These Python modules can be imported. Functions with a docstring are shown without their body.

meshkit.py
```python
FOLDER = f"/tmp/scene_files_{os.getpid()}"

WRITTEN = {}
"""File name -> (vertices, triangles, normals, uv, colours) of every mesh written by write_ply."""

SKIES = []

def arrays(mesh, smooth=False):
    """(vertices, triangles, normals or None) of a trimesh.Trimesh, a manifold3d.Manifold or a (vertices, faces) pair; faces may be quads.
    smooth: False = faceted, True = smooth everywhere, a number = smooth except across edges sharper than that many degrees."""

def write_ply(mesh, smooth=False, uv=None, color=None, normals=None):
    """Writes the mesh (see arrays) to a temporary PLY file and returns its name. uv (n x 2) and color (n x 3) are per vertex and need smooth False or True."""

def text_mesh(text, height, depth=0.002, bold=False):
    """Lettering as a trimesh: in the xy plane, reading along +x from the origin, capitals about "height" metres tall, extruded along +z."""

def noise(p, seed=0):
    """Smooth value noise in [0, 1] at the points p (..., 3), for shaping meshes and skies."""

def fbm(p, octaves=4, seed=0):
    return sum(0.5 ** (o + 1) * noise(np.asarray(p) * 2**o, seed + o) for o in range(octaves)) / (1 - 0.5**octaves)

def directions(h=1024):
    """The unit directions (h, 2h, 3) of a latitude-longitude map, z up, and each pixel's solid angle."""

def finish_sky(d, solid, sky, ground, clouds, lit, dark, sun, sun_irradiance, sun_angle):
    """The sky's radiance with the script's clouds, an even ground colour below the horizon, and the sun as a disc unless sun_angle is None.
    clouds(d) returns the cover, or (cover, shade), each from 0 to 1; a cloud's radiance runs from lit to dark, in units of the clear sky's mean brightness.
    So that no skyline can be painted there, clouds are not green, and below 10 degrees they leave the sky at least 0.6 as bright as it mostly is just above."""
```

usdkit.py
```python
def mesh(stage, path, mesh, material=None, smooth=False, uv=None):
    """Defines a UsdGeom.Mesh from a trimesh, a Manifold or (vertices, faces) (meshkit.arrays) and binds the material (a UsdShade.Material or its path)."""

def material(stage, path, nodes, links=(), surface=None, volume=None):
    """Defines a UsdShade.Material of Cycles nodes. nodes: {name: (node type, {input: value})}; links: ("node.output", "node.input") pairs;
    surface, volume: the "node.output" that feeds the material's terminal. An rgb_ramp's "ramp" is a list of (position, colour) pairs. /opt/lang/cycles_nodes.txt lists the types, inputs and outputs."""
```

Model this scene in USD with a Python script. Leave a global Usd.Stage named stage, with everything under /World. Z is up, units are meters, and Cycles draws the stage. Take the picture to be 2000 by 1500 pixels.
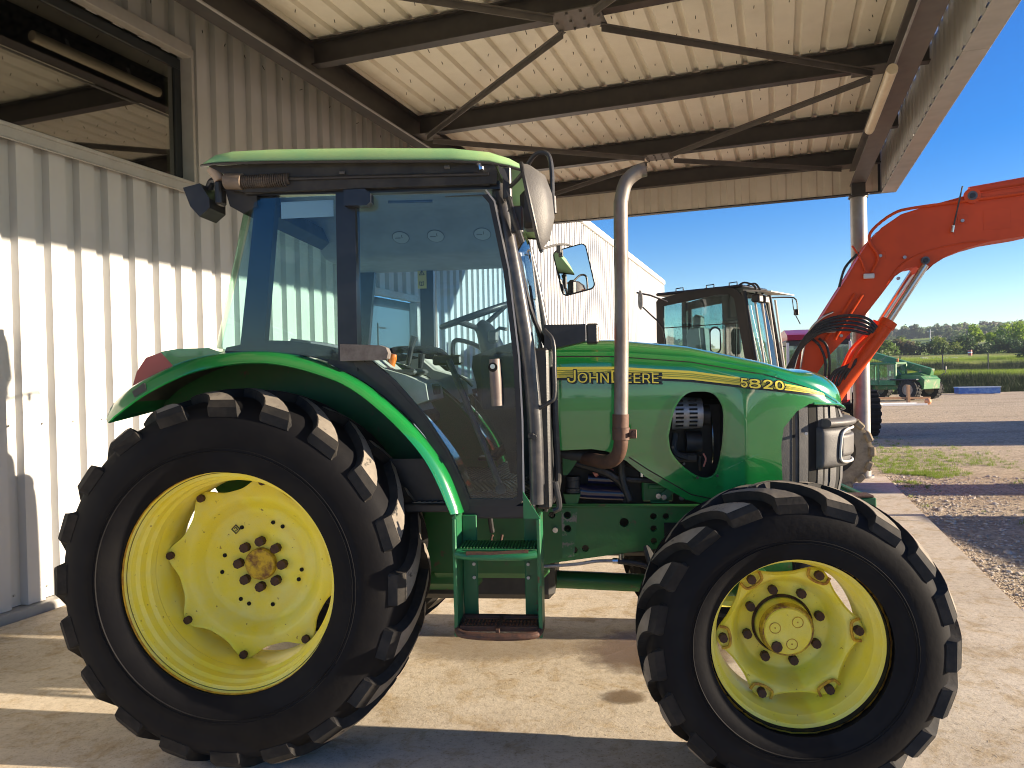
import math, random
import numpy as np, trimesh, usdkit, meshkit
from shapely.geometry import Polygon, Point, LineString, box as sbox
from pxr import Usd, UsdGeom, UsdLux, UsdShade, Gf, Sdf, Vt

stage = Usd.Stage.CreateInMemory()
UsdGeom.SetStageUpAxis(stage, UsdGeom.Tokens.z)
UsdGeom.SetStageMetersPerUnit(stage, 1.0)
UsdGeom.Xform.Define(stage, '/World')
UsdGeom.Scope.Define(stage, '/World/Looks')
random.seed(7); RNG = np.random.default_rng(7)
pi = math.pi

# ------------------------------------------------------------------ camera, sky, sun, exposure
FOCAL, PITCH, ROLL, CAM_H = 1450.0, -0.0095, 0.0223, 1.581
EXPOSURE = 1.7
cam = UsdGeom.Camera.Define(stage, '/World/camera')
_f = np.array([0, math.cos(PITCH), math.sin(PITCH)]); _u = np.array([0, -math.sin(PITCH), math.cos(PITCH)]); _r = np.array([1., 0, 0])
_c, _s = math.cos(ROLL), math.sin(ROLL)
_R, _U = _c * _r - _s * _u, _s * _r + _c * _u
cam.AddTransformOp().Set(Gf.Matrix4d(*_R, 0, *_U, 0, *(-_f), 0, 0, 0, CAM_H, 1))
cam.CreateHorizontalApertureAttr(36.0); cam.CreateVerticalApertureAttr(27.0)
cam.CreateFocalLengthAttr(FOCAL / 2000 * 36); cam.CreateClippingRangeAttr(Gf.Vec2f(0.05, 6000))
cam.CreateExposureAttr(EXPOSURE)

SUN_AZ, SUN_EL = math.radians(97.8), math.radians(13.1)
SUN = np.array([math.sin(SUN_AZ) * math.cos(SUN_EL), math.cos(SUN_AZ) * math.cos(SUN_EL), math.sin(SUN_EL)])
sky = UsdLux.DomeLight.Define(stage, '/World/sky')
sky.GetPrim().SetCustomDataByKey('label', 'clear blue sky'); sky.GetPrim().SetCustomDataByKey('kind', 'structure')
skym = usdkit.material(stage, '/World/Looks/sky', {
    's': ('sky_texture', {'sky_type': 'single_scattering', 'sun_disc': False, 'sun_elevation': SUN_EL, 'sun_rotation': SUN_AZ, 'altitude': 100.0, 'air_density': 1.0, 'aerosol_density': 0.12, 'ozone_density': 3.0}),
    'h': ('hsv', {'hue': .520, 'saturation': 1.5}), 'b': ('background_shader', {'strength': 0.07})}, [('s.color', 'h.color'), ('h.color', 'b.color')], surface='b.background')
UsdShade.MaterialBindingAPI.Apply(sky.GetPrim()).Bind(skym)
sun = UsdLux.DistantLight.Define(stage, '/World/sun')
sun.CreateNormalizeAttr(True); sun.CreateIntensityAttr(1.25); sun.CreateAngleAttr(0.5); sun.CreateColorAttr(Gf.Vec3f(1.0, 0.83, 0.62))
_z = SUN; _x = np.cross([0, 0, 1], _z); _x /= np.linalg.norm(_x); _y = np.cross(_z, _x)
sun.AddTransformOp().Set(Gf.Matrix4d(*_x, 0, *_y, 0, *_z, 0, 0, 0, 30, 1))

# ------------------------------------------------------------------ prims
_used = {}
def numbered(path):
    n = _used.get(path, -1) + 1; _used[path] = n
    return path if n == 0 else f'{path}_{n:03d}'
def tag(p, label=None, cat=None, group=None, kind=None):
    p = p.GetPrim() if hasattr(p, 'GetPrim') else p
    for k, v in (('label', label), ('category', cat), ('group', group), ('kind', kind)):
        if v: p.SetCustomDataByKey(k, v)
    return p
def thing(name, label, cat, loc=(0, 0, 0), rotz=0.0, group=None):
    x = UsdGeom.Xform.Define(stage, numbered('/World/' + name))
    x.AddTranslateOp().Set(Gf.Vec3d(*map(float, loc)))
    if rotz: x.AddRotateZOp().Set(float(rotz))
    return tag(x, label, cat, group)
def obj(name, mesh, m, parent=None, smooth=35, label=None, kind=None):
    base = str(parent.GetPath()) if parent is not None else '/World'
    if isinstance(mesh, list): mesh = trimesh.util.concatenate(mesh)
    p = usdkit.mesh(stage, numbered(base + '/' + name), mesh, m, smooth=smooth).GetPrim()
    return tag(p, label=label, kind=kind)
def copy_of(root, loc, rotz, label, cat, group=None, scale=1.0):
    x = UsdGeom.Xform.Define(stage, numbered('/World/' + root.GetName().split('_0')[0]))
    x.AddTranslateOp().Set(Gf.Vec3d(*map(float, loc))); x.AddRotateZOp().Set(float(rotz))
    if scale != 1.0: x.AddScaleOp().Set(Gf.Vec3f(*(np.ones(3) * scale).tolist()))
    return tag(x, label, cat, group)

# ------------------------------------------------------------------ materials
def mat(name, nodes, links, surface='p.BSDF'):
    return usdkit.material(stage, '/World/Looks/' + name, nodes, links, surface=surface)
def paint(name, c, rough=0.4, c2=None, scale=6.0, lo=0.45, hi=0.7, spec=0.5, metal=0.0, coat=0.0, bump=0.0, cior=1.5, bscale=60.0, detail=5.0, c3=None, s3=40.0, l3=0.62, h3=0.7, rvar=0.0, stretch=None):
    """A painted or plain surface: base colour c, patches of c2, specks of c3, roughness that varies and a fine bump."""
    n = {'t': ('texture_coordinate', {}), 'p': ('principled_bsdf', {'base_color': c, 'roughness': rough, 'specular_ior_level': spec, 'metallic': metal, 'coat_weight': coat, 'coat_ior': cior})}
    L = []; src = 't.object'
    if stretch:
        n['mp'] = ('mapping', {'scale': stretch}); L.append(('t.object', 'mp.vector')); src = 'mp.vector'
    last = None
    if c2 is not None:
        n['n'] = ('noise_texture', {'scale': scale, 'detail': detail, 'roughness': 0.65})
        n['r'] = ('rgb_ramp', {'ramp': [(lo, c), (hi, c2)]}); L += [(src, 'n.vector'), ('n.fac', 'r.fac')]; last = 'r.color'
        if rvar:
            n['mr'] = ('map_range', {'from_min': lo - .2, 'from_max': hi + .1, 'to_min': rough - rvar, 'to_max': rough + rvar, 'clamp': True})
            L += [('n.fac', 'mr.value'), ('mr.result', 'p.roughness')]
    if c3 is not None:
        n['n3'] = ('noise_texture', {'scale': s3, 'detail': 4.0, 'roughness': 0.7})
        n['r3'] = ('rgb_ramp', {'ramp': [(l3, (0, 0, 0)), (h3, (1, 1, 1))]})
        n['m3'] = ('mix_color', {'a': c, 'b': c3}); L += [('t.object', 'n3.vector'), ('n3.fac', 'r3.fac'), ('r3.color', 'm3.fac')]
        if last: L.append((last, 'm3.a'))
        last = 'm3.result'
    if last: L.append((last, 'p.base_color'))
    if bump:
        n['nb'] = ('noise_texture', {'scale': bscale, 'detail': 4.0}); n['b'] = ('bump', {'strength': bump, 'distance': 0.004})
        L += [(src, 'nb.vector'), ('nb.fac', 'b.height'), ('b.normal', 'p.normal')]
    return mat(name, n, L)
def glass(name, tint, lo=0.05, hi=0.9, rough=0.02, power=5.0):
    return mat(name, {'tr': ('transparent_bsdf', {'color': tint}), 'g': ('glossy_bsdf', {'color': (1, 1, 1), 'roughness': rough}),
                      'lw': ('layer_weight', {'blend': 0.5}), 'pw': ('math', {'math_type': 'power', 'value2': power}), 'ma': ('math', {'math_type': 'multiply_add', 'value2': hi, 'value3': lo}),
                      'm': ('mix_closure', {})},
               [('lw.facing', 'pw.value1'), ('pw.value', 'ma.value1'), ('ma.value', 'm.fac'), ('tr.BSDF', 'm.closure1'), ('g.BSDF', 'm.closure2')], surface='m.closure')
M = {}
M['green'] = paint('green_paint', (.008, .175, .036), .22, (.010, .155, .034), 5, .4, .75, coat=1.0, cior=1.8, c3=(.10, .12, .06), s3=90, l3=.68, h3=.8, rvar=.06)
M['green_old'] = paint('green_paint_worn', (.012, .12, .026), .42, (.03, .115, .03), 9, .45, .7, c3=(.09, .06, .035), s3=14, l3=.62, h3=.72, bump=.2)
M['green_step'] = paint('green_paint_step', (.01, .13, .05), .4, (.02, .10, .04), 8, .45, .7, c3=(.07, .03, .018), s3=17, l3=.6, h3=.68)
M['green_roof'] = paint('faded_green_roof', (.20, .42, .20), .5, (.30, .45, .20), 4, .35, .7)
M['yellow'] = paint('yellow_rim_paint', (.90, .76, .06), .42, (.84, .76, .20), 7, .4, .7, c3=(.16, .075, .025), s3=38, l3=.665, h3=.72, bump=.15)
M['yellow_rust'] = paint('rusty_yellow', (.62, .42, .02), .6, (.18, .075, .02), 22, .42, .62, bump=.4)
M['yellow_edge'] = paint('chipped_yellow_edge', (.62, .36, .02), .55, (.30, .12, .025), 30, .42, .66, bump=.3)
M['rust'] = paint('rusty_bolt', (.045, .022, .015), .7, (.09, .035, .02), 60, .4, .7, bump=.4)
M['rubber'] = paint('tyre_rubber', (.0055, .0055, .007), .72, (.012, .0115, .0115), 5, .45, .8, bump=.25, bscale=40, c3=(.06, .055, .05), s3=70, l3=.72, h3=.82, spec=.13)
M['tread'] = paint('dusty_tread_rubber', (.010, .010, .0108), .8, (.034, .030, .026), 9, .42, .75, bump=.4, bscale=50, spec=.25, c3=(.02, .02, .02), s3=16, l3=.58, h3=.68)
M['tread_face'] = paint('dusty_lug_face', (.16, .142, .12), .9, (.26, .23, .19), 7, .38, .7, bump=.4, bscale=50, spec=.2, c3=(.03, .03, .03), s3=18, l3=.6, h3=.7)
M['tread_dusty'] = paint('mud_caked_tread', (.26, .215, .15), .95, (.15, .12, .09), 12, .4, .7, bump=.6, bscale=40, spec=.2)
M['black'] = paint('black_plastic', (.015, .015, .018), .42, (.03, .03, .03), 12, .4, .75, bump=.15, bscale=120)
M['black_dusty'] = paint('dusty_black_plastic', (.018, .017, .017), .6, (.055, .048, .04), 8, .4, .72, bump=.2, bscale=90)
M['grey'] = paint('grey_plastic', (.075, .072, .072), .55, (.11, .105, .10), 9, .4, .7, bump=.25, bscale=200)
M['greyblue'] = paint('pillar_paint', (.011, .013, .020), .3, (.02, .022, .03), 7, .4, .7)
M['post'] = paint('worn_post_paint', (.035, .035, .04), .33, (.085, .08, .075), 14, .42, .7, bump=.1)
M['grille'] = paint('grille_plastic', (.05, .05, .055), .6, (.09, .088, .085), 10, .4, .7, bump=.2, bscale=150)
M['engine'] = paint('dark_engine', (.012, .012, .013), .5, (.03, .028, .026), 14, .4, .7)
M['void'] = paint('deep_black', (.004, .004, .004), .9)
M['alum'] = paint('cast_aluminium', (.42, .41, .42), .45, (.25, .24, .24), 22, .4, .7, metal=.7)
M['steel'] = paint('bright_steel', (.62, .62, .63), .22, metal=1.0)
M['exhaust'] = paint('exhaust_steel', (.20, .18, .165), .5, (.10, .06, .042), 10, .42, .72, metal=.4, stretch=(1, 1, .35), bump=.15)
M['exhaust_rust'] = paint('rusty_exhaust', (.10, .05, .032), .65, (.05, .03, .025), 14, .4, .7, metal=.2, bump=.3)
M['chrome_trim'] = paint('pale_trim', (.55, .53, .50), .35)
M['decal_yellow'] = paint('yellow_decal', (.72, .62, .07), .35)
M['decal_black'] = paint('black_decal', (.008, .010, .012), .3)
M['red_lamp'] = paint('red_lamp', (.35, .06, .06), .25, coat=.5)
M['orange_lamp'] = paint('orange_lamp', (.75, .17, .02), .25, coat=.5)
M['mirror'] = paint('mirror_glass', (.85, .87, .9), .01, metal=1.0)
M['cloth'] = paint('grey_seat_cloth', (.11, .115, .12), .9, (.07, .07, .075), 20, .4, .7)
M['beige'] = paint('beige_cab_plastic', (.52, .49, .42), .55, (.42, .39, .33), 8, .4, .7)
M['liner'] = paint('grey_headliner', (.26, .275, .29), .8, (.21, .22, .23), 6, .4, .7)
M['grey_vent'] = paint('pale_vent', (.36, .38, .39), .6)
M['sticker'] = paint('pale_yellow_sticker', (.55, .45, .12), .5)
M['blue'] = paint('dark_blue_paint', (.008, .009, .032), .22, coat=.4)
M['pink'] = paint('faded_red_cap', (.5, .18, .14), .6)
M['hose'] = paint('rubber_hose', (.014, .014, .015), .45, (.05, .045, .04), 30, .5, .75)
M['glass'] = glass('cab_glass', (.77, .88, .93), .035, .75)
M['glass_edge'] = glass('corner_glass', (.62, .84, .72), .06, .8)
M['glass_clear'] = glass('machine_glass', (.72, .86, .86), .10, .85)
M['wall'] = paint('pale_ribbed_cladding', (.50, .50, .50), .5, (.45, .45, .445), 1.6, .4, .7, metal=.0, bump=.05, bscale=20, spec=.4, c3=(.4, .37, .32), s3=5, l3=.66, h3=.8)
M['deck'] = paint('cream_roof_deck', (.70, .66, .56), .5, (.62, .58, .48), 2.2, .38, .72, spec=.4)
M['flash'] = paint('grey_flashing', (.40, .39, .37), .45, (.33, .32, .30), 5, .4, .7)
M['white_trim'] = paint('white_trim', (.80, .79, .76), .45)
M['beam'] = paint('dark_brown_steel', (.028, .024, .023), .45, (.042, .035, .031), 6, .4, .7)
M['beam_light'] = paint('grey_brown_steel', (.10, .088, .08), .5, (.075, .066, .06), 7, .4, .7)
M['galv'] = paint('galvanised_column', (.30, .295, .29), .42, (.22, .215, .21), 5, .4, .7, metal=.35)
M['win_frame'] = paint('dark_window_frame', (.018, .022, .024), .35)
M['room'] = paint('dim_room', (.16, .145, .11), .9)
M['pane'] = glass('window_pane', (.6, .6, .55), .24, .7)
M['tube_diffuser'] = paint('tube_diffuser', (.62, .54, .40), .4, (.5, .42, .3), 6, .4, .7)
M['door'] = paint('blue_grey_door', (.05, .085, .115), .35)
M['orange'] = paint('orange_machine_paint', (.60, .062, .007), .45, (.54, .055, .006), 4, .4, .7, coat=.0, spec=.25)
M['redpaint'] = paint('red_tractor_paint', (.30, .012, .018), .35, coat=.3)
M['cabgrey'] = paint('machine_cab_frame', (.012, .012, .014), .4)
M['lime'] = paint('mid_green_machine', (.03, .17, .045), .5, (.06, .16, .06), 3, .4, .7, c3=(.27, .22, .14), s3=4, l3=.55, h3=.7)
M['muddy'] = paint('muddy_wheel', (.30, .25, .19), .85, (.20, .16, .12), 5, .4, .7)
M['bluep'] = paint('blue_trough_paint', (.05, .13, .36), .5, (.2, .3, .45), 3, .45, .7)
M['palewood'] = paint('raw_timber', (.36, .20, .10), .8, (.28, .16, .09), 8, .4, .7)
M['bark'] = paint('tree_bark', (.09, .07, .05), .9, (.05, .04, .03), 6, .4, .7)

# ------------------------------------------------------------------ shapes
def chbox(c, d, ch=0.004):
    c, d = np.asarray(c, float), np.asarray(d, float) / 2
    ch = min(ch, *(d * .9)); P = []
    for s in np.ndindex(2, 2, 2):
        s = np.array(s) * 2 - 1
        for k in range(3):
            q = s * d - s * ch; q[k] = s[k] * d[k]; P.append(c + q)
    return trimesh.convex.convex_hull(np.array(P)) if ch > 1e-5 else trimesh.creation.box(extents=d * 2, transform=trimesh.transformations.translation_matrix(c))
def bx(x0, x1, y0, y1, z0, z1, ch=0.004): return chbox(((x0 + x1) / 2, (y0 + y1) / 2, (z0 + z1) / 2), (abs(x1 - x0), abs(y1 - y0), abs(z1 - z0)), ch)
def grid(P, cu=False, cv=False):
    P = np.asarray(P, float); a, b = P.shape[:2]; i = np.arange(a * b).reshape(a, b)
    I = np.concatenate([i, i[:1]]) if cu else i
    I = np.concatenate([I, I[:, :1]], 1) if cv else I
    q = np.stack([I[:-1, :-1], I[1:, :-1], I[1:, 1:], I[:-1, 1:]], -1).reshape(-1, 4)
    return trimesh.Trimesh(P.reshape(-1, 3), np.vstack([q[:, [0, 1, 2]], q[:, [0, 2, 3]]]), process=False)
def smoothpath(P, n=6):
    P = np.asarray(P, float); Q = np.vstack([2 * P[0] - P[1], P, 2 * P[-1] - P[-2]]); out = []
    for k in range(len(P) - 1):
        a, b, c, d = Q[k:k + 4]
        for t in np.linspace(0, 1, n, endpoint=False):
            out.append(.5 * (2 * b + (c - a) * t + (2 * a - 5 * b + 4 * c - d) * t * t + (3 * b - a - 3 * c + d) * t ** 3))
    return np.array(out + [P[-1]])
def tube(P, r, n=10, smooth=0, flat=1.0):
    P = smoothpath(P, smooth) if smooth else np.asarray(P, float)
    r = np.broadcast_to(np.asarray(r, float), len(P)) if np.ndim(r) == 0 or len(np.atleast_1d(r)) == len(P) else np.interp(np.linspace(0, 1, len(P)), np.linspace(0, 1, len(r)), r)
    T = np.gradient(P, axis=0); T /= np.linalg.norm(T, axis=1)[:, None]
    u = np.cross(T[0], [0, 0, 1.]);
    if np.linalg.norm(u) < 1e-3: u = np.cross(T[0], [1., 0, 0])
    u /= np.linalg.norm(u); a = np.arange(n) / n * 2 * pi; rows = []
    for k in range(len(P)):
        u = u - T[k] * (u @ T[k]); u /= np.linalg.norm(u); v = np.cross(T[k], u)
        rows.append(P[k] + r[k] * (np.outer(np.cos(a), u) + flat * np.outer(np.sin(a), v)))
    g = grid(rows, cv=True); V = np.vstack([g.vertices, P[0], P[-1]]); N = len(P) * n
    caps = [[N, (i + 1) % n, i] for i in range(n)] + [[N + 1, N - n + i, N - n + (i + 1) % n] for i in range(n)]
    m = trimesh.Trimesh(V, np.vstack([g.faces, caps]), process=False)
    m.invert() if m.volume < 0 else None
    return m
def bar(a, b, w, h, up=(0, 0, 1.)):
    """A straight rectangular bar from a to b, w wide and h tall."""
    a, b = np.asarray(a, float), np.asarray(b, float); t = b - a; L = np.linalg.norm(t); t /= L
    s = np.cross(t, up); s /= np.linalg.norm(s); v = np.cross(s, t)
    m = chbox((0, 0, 0), (L, w, h), min(w, h) * .08); X = np.eye(4); X[:3, 0], X[:3, 1], X[:3, 2], X[:3, 3] = t, -s, v, (a + b) / 2
    m.apply_transform(X); return m
def cyl(a, b, r, n=20, r2=None):
    a, b = np.asarray(a, float), np.asarray(b, float)
    return tube([a, a + (b - a) * 1e-3, b - (b - a) * 1e-3, b], np.array([r * .94, r, r if r2 is None else r2, (r if r2 is None else r2) * .94]), n)
def prism(poly, y0, y1, bevel=0):
    """A polygon in (x, z) extruded along y."""
    poly = poly if hasattr(poly, 'geoms') or isinstance(poly, Polygon) else Polygon(poly)
    ms = []
    for g in getattr(poly, 'geoms', [poly]):
        m = trimesh.creation.extrude_polygon(g, abs(y1 - y0), engine='earcut'); v = m.vertices
        m = trimesh.Trimesh(np.stack([v[:, 0], min(y0, y1) + v[:, 2], v[:, 1]], 1), m.faces[:, ::-1], process=False); ms.append(m)
    return trimesh.util.concatenate(ms)
def lathe(prof, n=72, closed=True, c=(0, 0)):
    """(r, y) points turned about the y axis through x, z = c."""
    a = np.arange(n) / n * 2 * pi; prof = np.asarray(prof, float)
    P = np.stack([c[0] + np.outer(np.cos(a), prof[:, 0]), np.broadcast_to(prof[:, 1], (n, len(prof))), c[1] + np.outer(np.sin(a), prof[:, 0])], -1)
    m = grid(P, cu=True, cv=closed)
    return m
def fixn(m):
    if m.volume < 0: m.invert()
    return m
def mv(m, d): m = m.copy(); m.apply_translation(d); return m
def mirror(m): m = m.copy(); m.vertices[:, 1] *= -1; m.invert(); return m
def hexbolt(x, y0, y1, z, r): return cyl((x, y0, z), (x, y1, z), r, 8)
def rounded(pts, r): return Polygon(pts).buffer(-r).buffer(2 * r).buffer(-r)
def dense(poly, step):
    """A shapely polygon triangulated with points no farther than step apart: (points, faces)."""
    poly = poly.segmentize(step) if hasattr(poly, 'segmentize') else poly
    v, f = trimesh.creation.triangulate_polygon(poly, engine='earcut')
    v3 = np.c_[v, np.zeros(len(v))]
    v3, f = trimesh.remesh.subdivide_to_size(v3, f, step * 1.6, max_iter=12)
    m = trimesh.Trimesh(v3, f); m.merge_vertices()
    return m.vertices[:, :2], m.faces
def skin(poly, fn, t, step=.04):
    """A polygon in (a, b) mapped by fn to a surface and given thickness t along the offset."""
    p, f = dense(poly, step); A = fn(p[:, 0], p[:, 1], 0.0); B = fn(p[:, 0], p[:, 1], t); n = len(p)
    e = np.sort(np.vstack([f[:, [0, 1]], f[:, [1, 2]], f[:, [2, 0]]]), 1); d = np.vstack([f[:, [0, 1]], f[:, [1, 2]], f[:, [2, 0]]])
    _, idx, cnt = np.unique(e, axis=0, return_index=True, return_counts=True); bd = d[idx[cnt == 1]]
    F = np.vstack([f, f[:, ::-1] + n, np.c_[bd[:, 0], bd[:, 0] + n, bd[:, 1]], np.c_[bd[:, 1], bd[:, 0] + n, bd[:, 1] + n]])
    m = trimesh.Trimesh(np.vstack([A, B]), F, process=False); m.fix_normals() if False else None
    if m.volume < 0: m.invert()
    return m

# ------------------------------------------------------------------ the shed: local x runs along its wall, y into the building
W0, WROT = (-3.492, 4.998, 0.0), 90 - math.degrees(.3455)
def strip(prof, th):
    """A bent sheet: the profile polyline with thickness th as a polygon."""
    return LineString(prof).buffer(th / 2, cap_style=2, join_style=2)
def up(poly, z0, z1):
    ms = [trimesh.creation.extrude_polygon(g, z1 - z0, engine='earcut') for g in getattr(poly, 'geoms', [poly]) if g.area > 1e-7]
    m = trimesh.util.concatenate(ms); m.apply_translation((0, 0, z0)); return m
shed = thing('metal_shed', 'long shed clad in pale ribbed metal sheets behind the green tractor', 'shed', W0, WROT)
def wallprof(a, b):
    pts = []
    for k in range(int((a + .046) // .25) - 1, int((b + .046) // .25) + 2):
        t = -.046 + .25 * k
        pts += [(t, 0), (t + .128, 0), (t + .143, .055), (t + .235, .055)]
    return strip(pts, .003).intersection(sbox(a, -1, b, 1))
WTOP, WEND, WBEG = 5.75, 31.4, -5.046
WIN = (-2.1, 1.852, 3.40, 4.52); DOOR = (4.70, 6.24, .03, 2.70)
a = WBEG
while a < WEND - .01:
    b = min(a + 1.0, WEND); ms = []; cuts = sorted({a, b, *[c for o in (WIN, DOOR) for c in o[:2] if a < c < b]})
    for c, d in zip(cuts[:-1], cuts[1:]):
        segs = [(.06, WTOP)]
        for o in (WIN, DOOR):
            if o[0] <= (c + d) / 2 <= o[1]:
                segs = [s for s in ((segs[0][0], o[2]), (o[3], segs[0][1])) if s[1] - s[0] > .02]
        for s in segs:
            if d - c > .01: ms.append(up(wallprof(c + .001, d - .001), *s))
    obj('wall_panel', ms, M['wall'], shed, smooth=False); a = b
obj('base_kerb', [bx(WBEG, WEND, -.06, .2, -.05, .055)], M['flash'], shed)
obj('backing_wall', [bx(WBEG, WIN[0] - .1, .06, .12, 0, 5.7, 0), bx(WIN[1] + .1, DOOR[0] - .05, .06, .12, 0, 5.7, 0), bx(WIN[0] - .1, WIN[1] + .1, .06, .12, 0, 3.3, 0), bx(WIN[0] - .1, WIN[1] + .1, .06, .12, 4.66, 5.7, 0), bx(DOOR[0] - .05, DOOR[1] + .05, .06, .12, 2.8, 5.7, 0), bx(DOOR[1] + .05, WEND, .06, .12, 0, 5.7, 0)], M['void'], shed, smooth=False)
obj('eave_trim', [bx(WBEG, WEND + .05, -.07, .25, 5.72, 5.90)], M['white_trim'], shed)
obj('end_wall', [bx(WEND, WEND + .06, -.02, 12, 0, 5.75)], M['wall'], shed)
obj('roof', [bx(WBEG, WEND, .25, 12, 5.80, 5.88)], M['flash'], shed)
# window: reveals, frame, pane, dim room behind
w = obj('window', [bx(WIN[0], WIN[1], -.05, .045, WIN[3], WIN[3] + .11), bx(WIN[0], WIN[1], -.055, .12, WIN[2] - .03, WIN[2]), bx(WIN[0], WIN[1], -.05, -.01, WIN[2] - .105, WIN[2] - .03), bx(WIN[1] - .01, WIN[1] + .02, -.05, .12, WIN[2], WIN[3] + .08), bx(WIN[0], WIN[1], -.058, -.048, WIN[2] - .118, WIN[2] - .105)], M['flash'], shed)
fy0, fy1 = .075, .115
obj('frame', [bx(WIN[0], WIN[1] - .012, fy0, fy1, WIN[2] + .001, WIN[2] + .05), bx(WIN[0], WIN[1] - .012, fy0, fy1, WIN[3] - .09, WIN[3] - .001), bx(WIN[1] - .09, WIN[1] - .012, fy0, fy1, WIN[2] + .051, WIN[3] - .091)], M['win_frame'], w)
obj('pane', [bx(WIN[0], WIN[1] - .091, .09, .096, WIN[2] + .051, WIN[3] - .091, 0)], M['pane'], w)
R = (WIN[0] - .1, WIN[1] + .3, 3.1, 4.9)
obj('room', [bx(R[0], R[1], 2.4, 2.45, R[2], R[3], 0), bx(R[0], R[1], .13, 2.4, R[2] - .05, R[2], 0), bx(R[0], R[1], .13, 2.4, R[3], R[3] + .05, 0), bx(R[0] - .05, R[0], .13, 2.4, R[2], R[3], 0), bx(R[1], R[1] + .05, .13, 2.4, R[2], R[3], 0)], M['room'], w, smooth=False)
obj('blind_edge', [bx(WIN[1] - .17, WIN[1] - .092, .105, .11, WIN[2] + .06, WIN[3] - .1, 0)], M['lime'] if False else paint('pale_green_reveal', (.16, .19, .11), .6), w)
d = obj('door', [bx(DOOR[0] + .2, DOOR[1], .10, .14, DOOR[2], DOOR[3] - .12)], M['door'], shed)
obj('door_side_panel', [bx(DOOR[0], DOOR[0] + .195, .09, .13, DOOR[2], DOOR[3] - .12)], M['flash'], d)
obj('door_leaf_edge', [bx(5.28, 5.30, .085, .10, DOOR[2], DOOR[3] - .35), bx(5.29, 5.50, .085, .10, 2.28, 2.30)], M['black'], d)
obj('door_header', [bx(DOOR[0], DOOR[1], .10, .15, DOOR[3] - .12, DOOR[3])], M['black'], d)
obj('door_flashing', [bx(DOOR[0] - .05, DOOR[1] + .08, -.06, .03, DOOR[3], DOOR[3] + .09), bx(DOOR[1] - .002, DOOR[1] + .075, -.02, .12, .05, DOOR[3] - .002)], M['flash'], d)
sc = []
for k in range(-8, 44):
    t = -.046 + .25 * k + .178
    if k % 1 == 0:
        for z in (1.32, .14): sc.append(cyl((t, .045, z), (t, .034, z), .008, 6))
obj('cladding_screw', sc, M['flash'], shed, kind='stuff')

# ------------------------------------------------------------------ the canopy on the same axes (n outward is -y)
can = thing('canopy', 'open lean-to canopy with cream ribbed roof over dark steel beams above the tractor', 'canopy', W0, WROT)
T0, T1, N1 = -6.2, 8.83, 6.65
def deckprof(a, b):
    pts = []
    for k in range(int(a // .25) - 1, int(b // .25) + 2):
        n = .25 * k
        pts += [(n, 0), (n + .165, 0), (n + .185, .038), (n + .225, .038), (n + .245, 0)]
    return strip(pts, .003).intersection(sbox(a, -1, b, 1))
for k in range(7):
    a, b = -.05 + k * 1.0 + (.05 if k == 0 else 0) + (.80 if k == 0 else 0), min(.95 + k, N1 - .2)
    if b - a < .05: continue
    m = up(deckprof(a, b), T0, T1 - .1); v = m.vertices
    m = trimesh.Trimesh(np.stack([v[:, 2], -v[:, 0], 4.78 + v[:, 1]], 1), m.faces, process=False)
    obj('roof_sheet', m, M['deck'], can, smooth=False)
scr = []
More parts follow.
